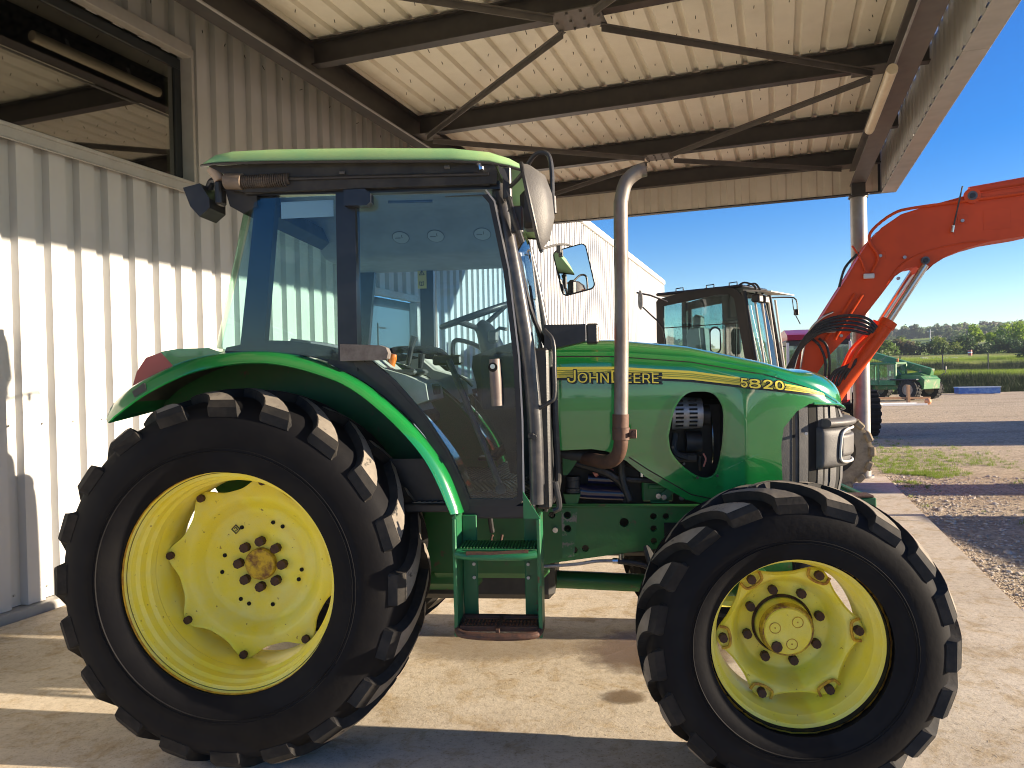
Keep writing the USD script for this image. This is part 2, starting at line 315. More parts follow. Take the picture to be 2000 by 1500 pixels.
for t in np.arange(-1.0, 8.7, .29):
    for k in range(26):
        n_ = .25 * k + .08 + .045 * ((k + int(t * 7)) % 2)
        if RNG.random() < .55: scr.append(cyl((t + RNG.normal() * .02, -n_, 4.779), (t, -n_ + RNG.normal() * .004, 4.752), .0035, 5))
obj('roof_screw', scr, M['void'], can, kind='stuff')
def ibeam(w, h, tw=.012, tf=.014):
    return Polygon([(-w / 2, 0), (w / 2, 0), (w / 2, tf), (tw / 2, tf), (tw / 2, h - tf), (w / 2, h - tf), (w / 2, h), (-w / 2, h), (-w / 2, h - tf), (-tw / 2, h - tf), (-tw / 2, tf), (-w / 2, tf)])
PT = [-5.9, -3.8, -1.7, .38, 2.46, 4.64, 6.66, 8.33]
for t in PT:
    m = prism(ibeam(.11, .23), -(N1 - .25), -.93); m.apply_translation((t, 0, 4.53)); obj('purlin', m, M['beam'], can, smooth=False)
def alongt(poly, t0, t1, n, z):
    m = prism(poly, t0, t1); v = m.vertices
    return trimesh.Trimesh(np.stack([v[:, 1], -n + v[:, 0], z + v[:, 2]], 1), m.faces[:, ::-1] if False else m.faces, process=False)
obj('main_beam', alongt(ibeam(.20, .245, .014, .02), T0, 8.55, 6.11, 4.28), M['beam_light'], can, smooth=False)
obj('wall_beam', alongt(ibeam(.16, .31), T0, 8.55, .84, 4.46), M['beam'], can, smooth=False)
obj('link_panel', [prism(Polygon([(T0, 0), (T1 - .1, 0), (T1 - .1, 1.04), (T0, 1.04)]), 0, .006)], M['deck'], can)
_lp = stage.GetPrimAtPath(str(can.GetPath()) + '/link_panel'); _v = np.array(UsdGeom.Mesh(_lp).GetPointsAttr().Get()); UsdGeom.Mesh(_lp).GetPointsAttr().Set(Vt.Vec3fArray.FromNumpy(np.stack([_v[:, 0], -.80 + _v[:, 2] * .85, 4.765 + _v[:, 2] * .56 + _v[:, 1]], 1).astype(np.float32)))
A, D = (2.46, 3.47), (6.66, 3.5)
nodes = {'B': (4.64, .97), 'C': (4.64, 5.98), 'E': (8.33, 5.98), 'F': (8.33, .97), 'G': (.38, .97), 'H': (.38, 5.98)}
for c, ns in ((A, 'GHBC'), (D, 'BCEF'), ((-1.7, 3.47), 'GH')):
    for k in ns:
        q = nodes[k]; L = math.hypot(q[0] - c[0], q[1] - c[1]); e = ((q[0] - c[0]) / L, (q[1] - c[1]) / L)
        p0 = (c[0] + e[0] * .22, -(c[1] + e[1] * .22), 4.50); p1 = (q[0] - e[0] * .12, -(q[1] - e[1] * .12), 4.50)
        obj('brace', [bar(p0, p1, .06, .007), bar((p0[0], p0[1], 4.472), (p1[0], p1[1], 4.472), .007, .055)], M['beam_light'], can)
def gusset(c, w, h):
    m = [chbox((c[0], -c[1], 4.518), (w, h, .012), .003)]
    g = obj('gusset_plate', m, M['beam_light'], can)
    for i in range(3):
        for j in range(4):
            obj('gusset_bolt', [cyl((c[0] - w * .4 + i * w * .4, -c[1] - h * .42 + j * h * .28, 4.512), (c[0] - w * .4 + i * w * .4, -c[1] - h * .42 + j * h * .28, 4.495), .012, 6)], M['beam_light'], g)
gusset(A, .34, .42); gusset(D, .30, .36)
for k in 'CEBF': obj('gusset_plate', [chbox((nodes[k][0] - .06 * (1 if k in 'CE' else 0), -nodes[k][1] + (.12 if k in 'CE' else -.05), 4.513), (.26, .3, .012), .003)], M['beam_light'], can)
# edge fascia: ribbed sheets behind, flat trim below and outside
k = T0
while k < T1 - .1:
    e = min(k + 1.2, T1 - .05); pr = []
    t = k
    while t < e - .01: pr += [(t, 0), (min(t + .1, e), 0), (min(t + .12, e), .02), (min(t + .2, e), .02)]; t += .22
    pr = [p for i, p in enumerate(pr) if i == 0 or p[0] > pr[i - 1][0] + 1e-4]
    m = up(strip(pr, .004), 4.22, 4.90); m.apply_translation((0, -(N1 - .18), 0)); obj('fascia_sheet', m, M['wall'], can, smooth=False); k = e
k = .0
while k < N1 - .3:
    e = min(k + 1.2, N1 - .24); pr = []; t = k
    while t < e - .01: pr += [(t, 0), (min(t + .1, e), 0), (min(t + .12, e), .02), (min(t + .2, e), .02)]; t += .22
    pr = [p for i, p in enumerate(pr) if i == 0 or p[0] > pr[i - 1][0] + 1e-4]
    m = up(strip(pr, .004), 4.22, 4.90); v = m.vertices
    obj('fascia_sheet', trimesh.Trimesh(np.stack([T1 - .10 + v[:, 1], -v[:, 0], v[:, 2]], 1), m.faces[:, ::-1], process=False), M['deck'], can, smooth=False); k = e
k = T0
while k < T1 - .05:
    e = min(k + 2.45, T1); obj('fascia_trim', [bx(k + .002, e - .002, -N1, -(N1 - .19), 4.20, 4.215, .002), bx(k + .002, e - .002, -N1 - .012, -N1, 4.20, 4.95, .002)], M['flash'], can); k = e
obj('end_trim', [bx(T1 - .11, T1, -(N1 - .192), -.02, 4.20, 4.215, .002), bx(T1 + .001, T1 + .012, -N1, -.02, 4.20, 4.95, .002)], M['beam'], can)
for t in (8.418, -2.6):
    c = obj('column', [cyl((t, -6.11, .0), (t, -6.11, 4.08), .113, 40)], M['galv'], can)
    obj('column_head', [bx(t - .13, t + .13, -6.24, -5.98, 4.09, 4.105), bx(t - .1, t + .1, -6.20, -6.02, 4.106, 4.278), cyl((t, -6.11, 4.075), (t, -6.11, 4.092), .13, 32)], M['beam'], c)
    obj('column_foot', [cyl((t, -6.11, .0), (t, -6.11, .03), .15, 32)], M['galv'], c)
obj('conduit', [tube([(T0, -.945, 4.45), (8.5, -.945, 4.45)], .012, 8), tube([(4.0, -5.99, 4.262), (.0, -5.99, 4.268), (-6, -5.99, 4.268)], .012, 8)], M['galv'], can)
def tubelight(label, t0, t1, n, z):
    t = thing('tube_light', label, 'tube light', W0, WROT)
    obj('diffuser', [cyl((t0, -n, z), (t1, -n, z), .048, 24)], M['tube_diffuser'], t)
    for e, s in ((t0, -1), (t1, 1)): obj('end_cap', [cyl((e + s * .001, -n, z), (e + s * .05, -n, z), .05, 24, .046)], M['tube_diffuser'], t)
    obj('bracket', [bar((t0 + .3, -n, z + .04), (t0 + .3, -n - .03, z + .12), .03, .01), bar((t1 - .3, -n, z + .04), (t1 - .3, -n - .03, z + .12), .03, .01)], M['galv'], t)
tubelight('tubular cream strip light under the dark beam beside the shed window', 1.1, 2.36, .72, 4.55)
tubelight('tubular cream strip light under the outer beam near the grey column', 3.75, 5.4, 5.95, 4.18)

# ------------------------------------------------------------------ the green tractor: x forward, y to its left, origin under the rear axle
tr = thing('green_tractor', 'green tractor with yellow wheels, tall exhaust and glazed cab parked under the canopy', 'tractor', (-1.0817, 3.9538, 0), -math.degrees(.1057))

FACE = []
def make_tyre(R, rr, y0, y1, lug, nl, ph, sgn, lw, reach):
    """Carcass and lugs. y0 is the outer sidewall, y1 the inner one; sgn tells which way the chevrons run."""
    yc, W = (y0 + y1) / 2, abs(y1 - y0) / 2; H = R - lug - rr
    half = [(rr + .004, W * .86), (rr + .02, W * .90), (rr + H * .22, W * .97), (rr + H * .42, W * 1.0), (rr + H * .58, W * .985), (rr + H * .70, W * .945), (rr + H * .80, W * .875), (rr + H * .885, W * .76), (rr + H * .955, W * .52), (rr + H * .99, W * .26), (rr + H, 0)]
    hs = smoothpath(np.c_[half, np.zeros(len(half))], 3)[:, :2]
    out = np.vstack([hs, (hs[:-1] * [1, -1])[::-1]])
    inner = [(rr + .02, -W * .6), (rr - .004, -W * .72), (rr - .004, W * .72), (rr + .02, W * .6)]
    prof = np.vstack([out, inner]); prof = np.c_[prof[:, 0], yc + prof[:, 1]]
    car = fixn(lathe(prof, 120))
    # sidewall rings
    ms = [car]
    for s in (1, -1):
        for f, dw in ((.30, .007), (.34, .004)):
            k = np.interp(rr + H * f, hs[:10, 0], hs[:10, 1]); ms.append(fixn(lathe([(rr + H * f - .004, yc + s * (k - .004)), (rr + H * f, yc + s * (k + dw * .6)), (rr + H * f + .004, yc + s * (k - .004))], 120)))
    # lugs follow the carcass from just past the centre over the shoulder onto the sidewall
    L = []
    d = np.gradient(hs, axis=0); N = np.c_[d[:, 1], -d[:, 0]]; N /= np.linalg.norm(N, axis=1)[:, None]; N *= np.sign(N[:, :1] + 1e-9 + N[:, 1:] * .5)
    N = np.where((N * [1, 1]).sum(1, keepdims=True) < 0, -N, N)
    s_arc = np.r_[0, np.cumsum(np.linalg.norm(np.diff(hs, axis=0), axis=1))]; s_arc = s_arc[-1] - s_arc   # 0 at the centre
    end = np.interp(-(rr + H * .755), -hs[::-1, 0], s_arc[::-1])
    S = np.array([-.03, .0, .06, .12, .17, .21, .245, .275, .31, .35]) / .35 * end
    for side in (1, -1):
        for k in range(nl):
            th0 = ph + (k + (0 if side == 1 else .5)) * 2 * pi / nl; rows = []
            for i, s in enumerate(S):
                q = abs(s); r = np.interp(q, s_arc[::-1], hs[::-1, 0]); y = np.interp(q, s_arc[::-1], hs[::-1, 1]); nn = np.array([np.interp(q, s_arc[::-1], N[::-1, 0]), np.interp(q, s_arc[::-1], N[::-1, 1])])
                y *= np.sign(s) if s < 0 else 1
                f = s / end; h = lug * (1.0 if f < .74 else np.interp(f, [.80, .92, 1.0], [1.0, .72, .10]))
                w = lw * np.interp(f, [-.08, 0, .45, .75, .9, 1], [.8, .95, 1.3, 2.15, 2.5, 2.35])
                th = th0 + sgn * reach * np.interp(f, [-.1, 0, .3, .62, .8, 1], [-.07, 0, .40, .80, .97, 1.03])
                row = []
                for a_, hh in ((-1.0, -.006), (-.80, h), (.80, h), (1.0, -.006)):
                    rr_, yy = r + nn[0] * hh, (y + nn[1] * hh * (1 if s >= 0 else 0)); t2 = th + a_ * w / r
                    row.append((rr_ * math.cos(t2), yc + side * yy, rr_ * math.sin(t2)))
                rows.append(row)
            g = grid(rows, cv=True); n = len(S) * 4
            g = trimesh.Trimesh(g.vertices, np.vstack([g.faces, [[0, 1, 2], [0, 2, 3], [n - 4, n - 2, n - 3], [n - 4, n - 1, n - 2]]]), process=False)
            L.append(fixn(g)); K = [i for i in range(len(S)) if S[i] / end < .82]
            tp = []
            for i in K:
                q1, q2 = np.array(rows[i][1]), np.array(rows[i][2]); nr = np.array([math.cos(math.atan2(q1[2], q1[0])), 0, math.sin(math.atan2(q1[2], q1[0]))]) * .0012; tp.append([q1 + (q2 - q1) * .04 + nr, q1 + (q2 - q1) * .96 + nr])
            FACE.append(grid(tp))
    return trimesh.util.concatenate(ms), trimesh.util.concatenate(L)

def place(m, x, z): m = m.copy(); m.apply_translation((x, 0, z)); return m
def disc_grid(rows_fn, nth, rads, th):
    """A pressed wheel disc: rows_fn(theta, f) -> (r, y) with f from the rim (0) to the middle (1); th thick."""
    A = np.arange(nth) / nth * 2 * pi; F = np.asarray(rads); P = []
    for a_ in A:
        ry = np.array([rows_fn(a_, f) for f in F]); back = ry[::-1] + [0, th]
        q = np.vstack([ry, back]); P.append(np.c_[q[:, 0] * math.cos(a_), q[:, 1], q[:, 0] * math.sin(a_)])
    return fixn(grid(P, cu=True, cv=True))

def rear_wheel(side):
    X, Z, s = 0.0, .766, side   # side -1 right (near), +1 left
    f = (lambda m: m) if side < 0 else mirror
    prof = [(.456, -.935), (.461, -.925), (.452, -.917), (.434, -.912), (.431, -.885), (.419, -.872), (.417, -.835), (.405, -.82), (.403, -.785), (.408, -.772), (.402, -.745), (.401, -.62), (.414, -.58), (.425, -.53), (.452, -.512), (.460, -.505), (.463, -.513), (.436, -.525), (.432, -.58), (.410, -.615), (.410, -.775), (.422, -.80), (.426, -.845), (.438, -.872), (.444, -.905), (.456, -.912), (.466, -.925)]
    wh = obj('rear_wheel', place(f(fixn(lathe(prof, 96))), X, Z), M['yellow'], tr, smooth=22)
    edge = fixn(lathe([(.4575, -.938), (.464, -.93), (.468, -.92), (.462, -.915), (.455, -.93)], 96))
    obj('rim_edge', place(f(edge), X, Z), M['yellow_edge'], wh)
    ty, lg = make_tyre(.792, .452, -.985, -.515, .036, 20, math.radians(-177 + 4), -1, .030, .30)
    obj('tyre', place(f(ty), X, Z), M['rubber'], wh, smooth=40); obj('tyre_tread', place(f(lg), X, Z), M['tread'], wh, smooth=25); obj('lug_faces', place(f(trimesh.util.concatenate(FACE)), X, Z), M['tread_face'], wh, smooth=25); FACE.clear()
    a0 = math.radians(172)
    def rows(a_, q):
        tip = .371 + .029 * math.cos(8 * (a_ - a0)) + .006 * math.cos(16 * (a_ - a0))
        prof = [(tip + .001, -.688), (tip - .012, -.693), (.315, -.690), (.300, -.684), (.282, -.664), (.262, -.632), (.248, -.622), (.225, -.618), (.2, -.6185), (.15, -.617), (.12, -.612), (.02, -.612)]
        return prof[int(q)]
    obj('wheel_disc', place(f(disc_grid(rows, 160, range(12), .012)), X, Z), M['yellow'], wh, smooth=45)
    obj('hub', place(f(fixn(lathe([(0, -.64), (.066, -.638), (.071, -.632), (.0715, -.60), (0, -.60)], 40, closed=False))), X, Z), M['yellow_rust'], wh)
    for k in range(8):
        a_ = a0 + k * pi / 4; r = .386
        obj('rim_bolt', f(hexbolt(X + r * math.cos(a_), -.694, -.712, Z + r * math.sin(a_), .0175)), M['rust'], wh)
        a_ = a0 + .12 + k * pi / 4; r = .102
        obj('wheel_nut', f(hexbolt(X + r * math.cos(a_), -.612, -.644, Z + r * math.sin(a_), .0215)), M['rust'], wh)
    for a_, r, q in ((118, .185, 6), (72, .195, 4), (58, .197, 6), (192, .19, 6), (-8, .19, 6), (-22, .187, 4), (238, .19, 6), (251, .192, 4), (285, .19, 6), (168, .175, 4)):
        a_ = math.radians(a_); obj('disc_hole', f(hexbolt(X + r * math.cos(a_), -.6185, -.6225, Z + r * math.sin(a_), .0095)), M['void'], wh)
    obj('axle_hub', f(cyl((X, -.585, Z), (X, -.25, Z), .16, 28)), M['green_old'], wh)
    if side < 0:
        c = Polygon([(-.022, 0), (0, .022), (.022, 0), (0, -.022)]); ring = c.difference(c.buffer(-.0035)); p = prism(ring, -.6205, -.6235); p2 = prism(LineString([(-.008, .002), (0, .009), (.008, -.002), (-.004, -.008)]).buffer(.0014), -.6205, -.623)
        for q in (p, p2): q.apply_translation((X - .115, 0, Z + .155))
        obj('stamp_mark', [p, p2], M['decal_black'], wh)
    return wh
rear_wheel(-1); rear_wheel(1)

def front_wheel(side):
    X, Z = 2.25, .548; f = (lambda m: m) if side < 0 else mirror
    prof = [(.329, -.938), (.335, -.928), (.326, -.918), (.311, -.912), (.306, -.885), (.296, -.868), (.292, -.84), (.285, -.82), (.279, -.79), (.279, -.70), (.295, -.66), (.306, -.615), (.325, -.60), (.333, -.593), (.336, -.60), (.315, -.615), (.304, -.665), (.288, -.705), (.288, -.79), (.294, -.818), (.301, -.84), (.305, -.868), (.315, -.885), (.320, -.905), (.330, -.912), (.339, -.926)]
    wh = obj('front_wheel', place(f(fixn(lathe(prof, 96))), X, Z), M['yellow'], tr, smooth=22)
    nt = 140; P = []
    for i in range(nt):
        a_ = i / nt * 2 * pi; j = .0022 * math.sin(a_ * 37) * math.sin(a_ * 11 + 1)
        P.append([((r + j) * math.cos(a_), y, (r + j) * math.sin(a_)) for r, y in ((.329, -.9415), (.337, -.935), (.343, -.922), (.337, -.916), (.327, -.934))])
    obj('rim_edge', place(f(fixn(grid(P, cu=True, cv=True))), X, Z), M['yellow_edge'], wh)
    ty, lg = make_tyre(.598, .328, -1.0, -.61, .034, 19, math.radians(-1.5 + 9), -1, .027, .33)
    obj('tyre', place(f(ty), X, Z), M['rubber'], wh, smooth=40); obj('tyre_tread', place(f(lg), X, Z), M['tread'], wh, smooth=25); obj('lug_faces', place(f(trimesh.util.concatenate(FACE)), X, Z), M['tread_face'], wh, smooth=25); FACE.clear()
    a0 = math.radians(4)
    def rows(a_, q):
        c6 = math.cos(6 * (a_ - a0)); tip = .2555 + .0215 * c6 + .004 * math.cos(12 * (a_ - a0)); d = .010 * max(0, c6)
        prof = [(tip + .001, -.796 - d * .4), (tip - .008, -.803 - d * .4), (.226, -.800), (.216, -.790), (.205, -.765), (.192, -.725), (.182, -.703), (.172, -.696), (.15, -.694), (.12, -.693), (.10, -.690), (.03, -.690)]
        return prof[int(q)]
    obj('wheel_disc', place(f(disc_grid(rows, 150, range(12), .011)), X, Z), M['yellow'], wh, smooth=45)
    for k in range(6):
        a_ = a0 + k * pi / 3; r = .258
        obj('rim_bolt', f(hexbolt(X + r * math.cos(a_), -.80, -.832, Z + r * math.sin(a_), .0175)), M['rust'], wh)
        lp = [(X + (r + dr) * math.cos(a_ + da), -.812 - dy, Z + (r + dr) * math.sin(a_ + da)) for da, dr, dy in ((-.16, .012, 0), (-.15, -.016, .004), (-.05, -.026, .006), (.06, -.026, .006), (.15, -.016, .004), (.16, .012, 0))]
        obj('rim_lug', f(tube(lp, .006, 8, 3)), M['yellow_edge'], wh)
    for k in range(8):
        a_ = math.radians(15) + k * pi / 4; r = .148
        obj('wheel_nut', f(hexbolt(X + r * math.cos(a_), -.694, -.722, Z + r * math.sin(a_), .0185)), M['rust'], wh)
    hub = obj('hub', place(f(fixn(lathe([(0, -.79), (.088, -.788), (.096, -.78), (.1, -.765), (.112, -.70), (.116, -.69), (.116, -.6), (0, -.6)], 44, closed=False))), X, Z), M['yellow'], wh)
    obj('hub_rust_ring', place(f(fixn(lathe([(.0985, -.7835), (.104, -.77), (.107, -.76), (.1, -.765), (.09, -.7835)], 60))), X, Z), M['yellow_rust'], wh)
    obj('hub_base_ring', place(f(fixn(lathe([(.1145, -.708), (.121, -.698), (.1225, -.692), (.113, -.690)], 60))), X, Z), M['rust'], wh)
    for a_, r in ((165, .052), (45, .052), (-75, .052)):
        a_ = math.radians(a_); q = fixn(lathe([(.0195, -.7902), (.021, -.7912), (.0225, -.7902), (.021, -.7892)], 28)); q = place(q, X + r * math.cos(a_), Z + r * math.sin(a_))
        obj('hub_plug', f(trimesh.util.concatenate([q, cyl((X + r * math.cos(a_), -.789, Z + r * math.sin(a_)), (X + r * math.cos(a_), -.7905, Z + r * math.sin(a_)), .003, 8)])), M['rust'] if False else M['yellow_edge'], wh)
    a_ = math.radians(-128); obj('hub_drain_bolt', f(hexbolt(X + .075 * math.cos(a_), -.775, -.803, Z + .075 * math.sin(a_), .021)), M['rust'], wh)
    obj('axle_end', f(cyl((X, -.585, Z), (X, -.36, Z), .10, 24)), M['green_old'], wh)
    return wh
front_wheel(-1); front_wheel(1)

# chassis, axle, gearbox
rail = Polygon([(.70, .972), (1.93, .972), (2.55, .972), (2.55, .86), (1.93, .80), (1.795, .782), (1.25, .705), (.70, .668)])
holes = [(1.30, .935, .016), (1.372, .935, .016), (1.372, .872, .016), (1.372, .815, .022), (1.40, .772, .016), (1.452, .78, .016), (1.632, .90, .021), (1.765, .928, .015), (1.765, .872, .015), (1.765, .815, .015), (1.822, .928, .015)]
rp = rail
for x, z, r in holes: rp = rp.difference(Point(x, z).buffer(r, 8))
ra = obj('frame_rail', prism(rp, -.375, -.345), M['green_old'], tr, smooth=False)
obj('frame_rail', prism(rail, .345, .375), M['green_old'], tr, smooth=False)
obj('frame_lip', [bx(.72, 2.5, -.392, -.345, .973, .985)], M['green_old'], ra)
obj('frame_plate', [prism(Polygon([(1.345, .968), (1.42, .968), (1.415, .92), (1.40, .745), (1.345, .735)]).difference(Point(1.372, .935).buffer(.018)).difference(Point(1.372, .872).buffer(.018)), -.379, -.3755)], paint('scuffed_green', (.02, .13, .04), .5, (.2, .18, .15), 16, .52, .58), ra)
obj('frame_bolt', [hexbolt(1.315, -.376, -.392, .868, .013)], M['steel'], ra)
obj('data_plate', [bx(1.812, 1.90, -.379, -.3755, .80, .90, .001)], M['decal_black'], ra)
obj('engine_block', [bx(1.30, 2.36, -.20, .20, .70, 1.45, .02), bx(.3, 1.3, -.26, .26, .50, 1.0, .03)], M['engine'], tr)
obj('gearbox', [bx(-.2, .95, -.30, .30, .55, 1.0, .04), bx(.70, 1.28, -.33, .33, .62, .95, .03)], M['green_old'], tr)
obj('rear_axle', [cyl((0, -.56, .766), (0, .56, .766), .13, 24)], M['green_old'], tr)
obj('front_axle', [bx(2.17, 2.33, -.55, .55, .47, .62, .02), cyl((2.05, 0, .62), (2.45, 0, .62), .09, 20)], M['green_old'], tr)
obj('drive_shaft', [tube([(.9, .0, .55), (2.2, 0, .5)], .045, 14)], M['green_old'], tr)
obj('front_bracket', [bx(2.50, 2.76, -.33, -.30, .90, 1.0), bx(2.50, 2.76, .30, .33, .90, 1.0), bx(2.735, 2.76, -.30, .30, .90, 1.0), bx(2.52, 2.73, -.30, .30, .975, .985)], M['green_step'], tr)
obj('bracket_top', [bx(2.45, 2.75, -.335, -.24, 1.001, 1.012)], M['rust'], tr)

# things below the bonnet on the right side
obj('mount_bracket', [prism(rounded([(1.355, 1.225), (1.42, 1.225), (1.425, 1.19), (1.40, 1.15), (1.375, 1.12), (1.355, 1.12)], .006).difference(Point(1.40, 1.195).buffer(.009)), -.372, -.36)], M['green_old'], tr)
obj('rubber_mount', [cyl((1.40, -.33, 1.035), (1.40, -.33, 1.055), .038, 24), cyl((1.40, -.33, 1.057), (1.40, -.33, 1.09), .032, 24), cyl((1.40, -.33, 1.092), (1.40, -.33, 1.11), .036, 24)], M['black'], tr)
obj('mount_leg', [prism(Polygon([(1.355, 1.03), (1.435, 1.03), (1.42, .985), (1.40, .975), (1.37, .975)]), -.37, -.30)], M['green_old'], tr)
obj('starter_motor', [cyl((1.46, -.31, 1.03), (1.66, -.31, 1.022), .034, 24), cyl((1.47, -.28, 1.09), (1.60, -.28, 1.085), .024, 20), cyl((1.43, -.31, 1.035), (1.465, -.31, 1.034), .036, 20)], M['blue'], tr)
obj('terminal_cap', [tube([(1.50, -.30, 1.115), (1.54, -.305, 1.135), (1.585, -.30, 1.12)], .018, 10, 3)], M['pink'], tr)
obj('filter_bracket', [bx(1.72, 1.86, -.34, -.25, .99, 1.085, .006), bx(1.745, 1.86, -.35, -.34, 1.05, 1.07)], M['green_old'], tr)
obj('lever_plate', [bar((1.80, -.355, 1.005), (1.855, -.355, 1.05), .01, .035), bx(1.755, 1.84, -.37, -.33, .988, .994)], M['green_step'], tr)
obj('lever_bolt', [hexbolt(1.79, -.35, -.375, 1.02, .012), hexbolt(1.815, -.35, -.375, 1.015, .012), hexbolt(1.895, -.35, -.37, 1.01, .012)], M['steel'], tr)
obj('hose', [tube([(1.32, -.30, 1.20), (1.42, -.32, 1.17), (1.55, -.33, 1.13), (1.63, -.33, 1.07), (1.65, -.32, .99)], .021, 10, 5)], M['hose'], tr)
obj('hose', [tube([(1.50, -.30, 1.13), (1.62, -.34, 1.10), (1.75, -.34, 1.09), (1.95, -.34, 1.075)], .014, 10, 5)], M['hose'], tr)
obj('hose', [tube([(1.625, -.36, 1.22), (1.63, -.36, 1.1), (1.66, -.36, 1.0)], .017, 10, 4)], M['hose'], tr)
obj('hose', [tube([(1.38, -.26, 1.15), (1.5, -.28, 1.19), (1.66, -.3, 1.16), (1.78, -.3, 1.10), (1.9, -.3, 1.09)], .012, 8, 5)], M['hose'], tr)
obj('glass_bowl', [cyl((1.722, -.33, 1.10), (1.722, -.33, 1.175), .016, 16), cyl((1.762, -.31, 1.12), (1.762, -.31, 1.17), .014, 14)], M['steel'], tr)
obj('fuel_pipe', [tube([(1.22, -.36, .69), (1.40, -.37, .705), (1.50, -.37, .72), (1.58, -.37, .722)], .008, 8, 4)], M['alum'], tr)
obj('pipe_union', [cyl((1.575, -.37, .722), (1.60, -.37, .722), .013, 10), cyl((1.645, -.37, .718), (1.665, -.37, .715), .013, 10), cyl((1.615, -.37, .72), (1.615, -.37, .755), .012, 10)], M['steel'], tr)
obj('hose', [tube([(1.60, -.37, .722), (1.72, -.38, .705), (1.78, -.40, .66), (1.88, -.42, .63), (2.0, -.45, .60)], .014, 8, 5)], M['hose'], tr)
obj('hose', [tube([(1.73, -.36, .79), (1.75, -.38, .72), (1.76, -.39, .66), (1.765, -.39, .6)], .02, 8, 4)], M['hose'], tr)
obj('brake_pipe', [tube([(1.03, -.45, .86), (1.02, -.46, .80), (1.05, -.46, .79), (1.08, -.46, .80), (1.12, -.45, .81), (1.2, -.42, .815)], .006, 8, 4), tube([(1.075, -.45, .86), (1.065, -.46, .80)], .006, 8)], M['rust'], tr)
obj('hose', [tube([(1.035, -.55, 1.06), (1.035, -.55, .96), (1.04, -.53, .89)], .012, 8, 3)], M['hose'], tr)

# bonnet
def plan(u):
    """Outline of the bonnet seen from above: u is x up to 2.2, then distance along the rounded nose."""
    u = np.asarray(u, float); t = np.clip((u - 2.2) / .66, 0, 1) * pi / 2
    hw = np.interp(u, [1.3, 2.2, 3], [.425, .415, .415])
    x = np.where(u <= 2.2, u, 2.2 + .50 * np.abs(np.sin(t)) ** .86); y = np.where(u <= 2.2, hw, .415 * np.abs(np.cos(t)) ** .72)
    return x, y
def ztop(x): return np.interp(x, [1.3, 1.6, 1.944, 2.277, 2.45, 2.537, 2.612, 2.72], [1.705, 1.698, 1.664, 1.598, 1.54, 1.503, 1.462, 1.405])
def bonnet(u, z, off, sg=-1):
    x, y = plan(u); x2, y2 = plan(np.asarray(u) + .004); n = np.stack([y - y2, x2 - x], -1); n /= np.maximum(np.linalg.norm(n, axis=-1, keepdims=True), 1e-9)
    bulge = .012 * np.sin(np.clip((z - 1.0) / .7, 0, 1) * pi) + .010 * np.exp(-((np.asarray(u) - 2.17) / .05) ** 2) * np.clip((1.52 - z) / .3, 0, 1)
    top = np.clip((z - (ztop(x) - .075)) / .075, 0, 1) ** 2 * .035
    o = off + bulge - top
    return np.stack([x + n[..., 0] * o, sg * (y + n[..., 1] * o), np.asarray(z, float) + 0 * x], -1)
ue = 2.86
us = np.linspace(1.318, ue, 60)
edge = lambda u: ztop(plan(u)[0]) - .012
lower = [(2.40, 1.432), (2.345, 1.40), (2.295, 1.33), (2.285, 1.25), (2.287, 1.16), (2.29, 1.07), (2.31, .98), (2.02, .985), (1.908, 1.012), (1.728, 1.119), (1.645, 1.19), (1.56, 1.235), (1.489, 1.246), (1.318, 1.24)]
side = Polygon([(u, float(edge(u))) for u in us] + [(ue, 1.385), (2.7, 1.402), (2.58, 1.424)] + lower)
hole = Polygon(smoothpath(np.c_[[(1.835, 1.30), (1.865, 1.42), (1.915, 1.485), (1.975, 1.497), (2.035, 1.485), (2.072, 1.43), (2.076, 1.35), (2.066, 1.24), (2.04, 1.14), (2.005, 1.112), (1.955, 1.122), (1.89, 1.17), (1.846, 1.23), (1.835, 1.30)], np.zeros(14)], 5)[:, :2])
hp = obj('bonnet_side', skin(side.difference(hole), lambda a, b, o: bonnet(a, b, o), -.006, .022), M['green'], tr, smooth=60)
rimp = hole.buffer(.012).difference(hole.buffer(.004)); obj('opening_rim', skin(rimp, lambda a, b, o: bonnet(a, b, .0025 + o), -.003, .03), M['green'], hp)
for x, z in ((1.852, 1.25), (1.90, 1.175), (1.958, 1.112), (2.045, 1.12)): obj('rim_screw', hexbolt(x, -.432, -.442, z, .006), M['engine'], hp)
seam = LineString([(1.66, 1.205), (1.74, 1.15), (1.93, 1.035), (2.05, 1.008)]).buffer(.0025); obj('panel_seam', skin(seam, lambda a, b, o: bonnet(a, b, .001 + o), -.002, .05), M['void'], hp)
obj('bonnet_seam', skin(LineString([(u, float(edge(u)) - .022) for u in np.linspace(1.32, 2.60, 40)]).buffer(.0022), lambda a, b, o: bonnet(a, b, .0008 + o), -.001, .05), M['void'], hp)
obj('bonnet_side', skin(side, lambda a, b, o: bonnet(a, b, o, 1), -.006, .03), M['green'], tr, smooth=60)
rows = []
for u in np.r_[us, ue + (ue - us[::-1])[1:]]:
    sg = -1 if u <= ue else 1; uu = u if u <= ue else 2 * ue - u
    e = bonnet(np.array(uu), np.array(float(edge(uu))), 0.0, sg); xs = min(e[0], 2.42); zs = float(np.interp(xs, [1.3, 1.6, 1.95, 2.28, 2.45], [1.765, 1.757, 1.715, 1.635, 1.585])); sp = np.array([xs, 0, zs])
    rows.append([sp + (e - sp) * [math.cos(q) ** .8, math.cos(q) ** .8, 0] + [0, 0, (e[2] - zs) * (1 - math.sin(q) ** .85)] for q in np.linspace(0, pi / 2 * .999, 14)])
obj('bonnet_top', fixn(grid(rows)), M['green'], tr, smooth=60)
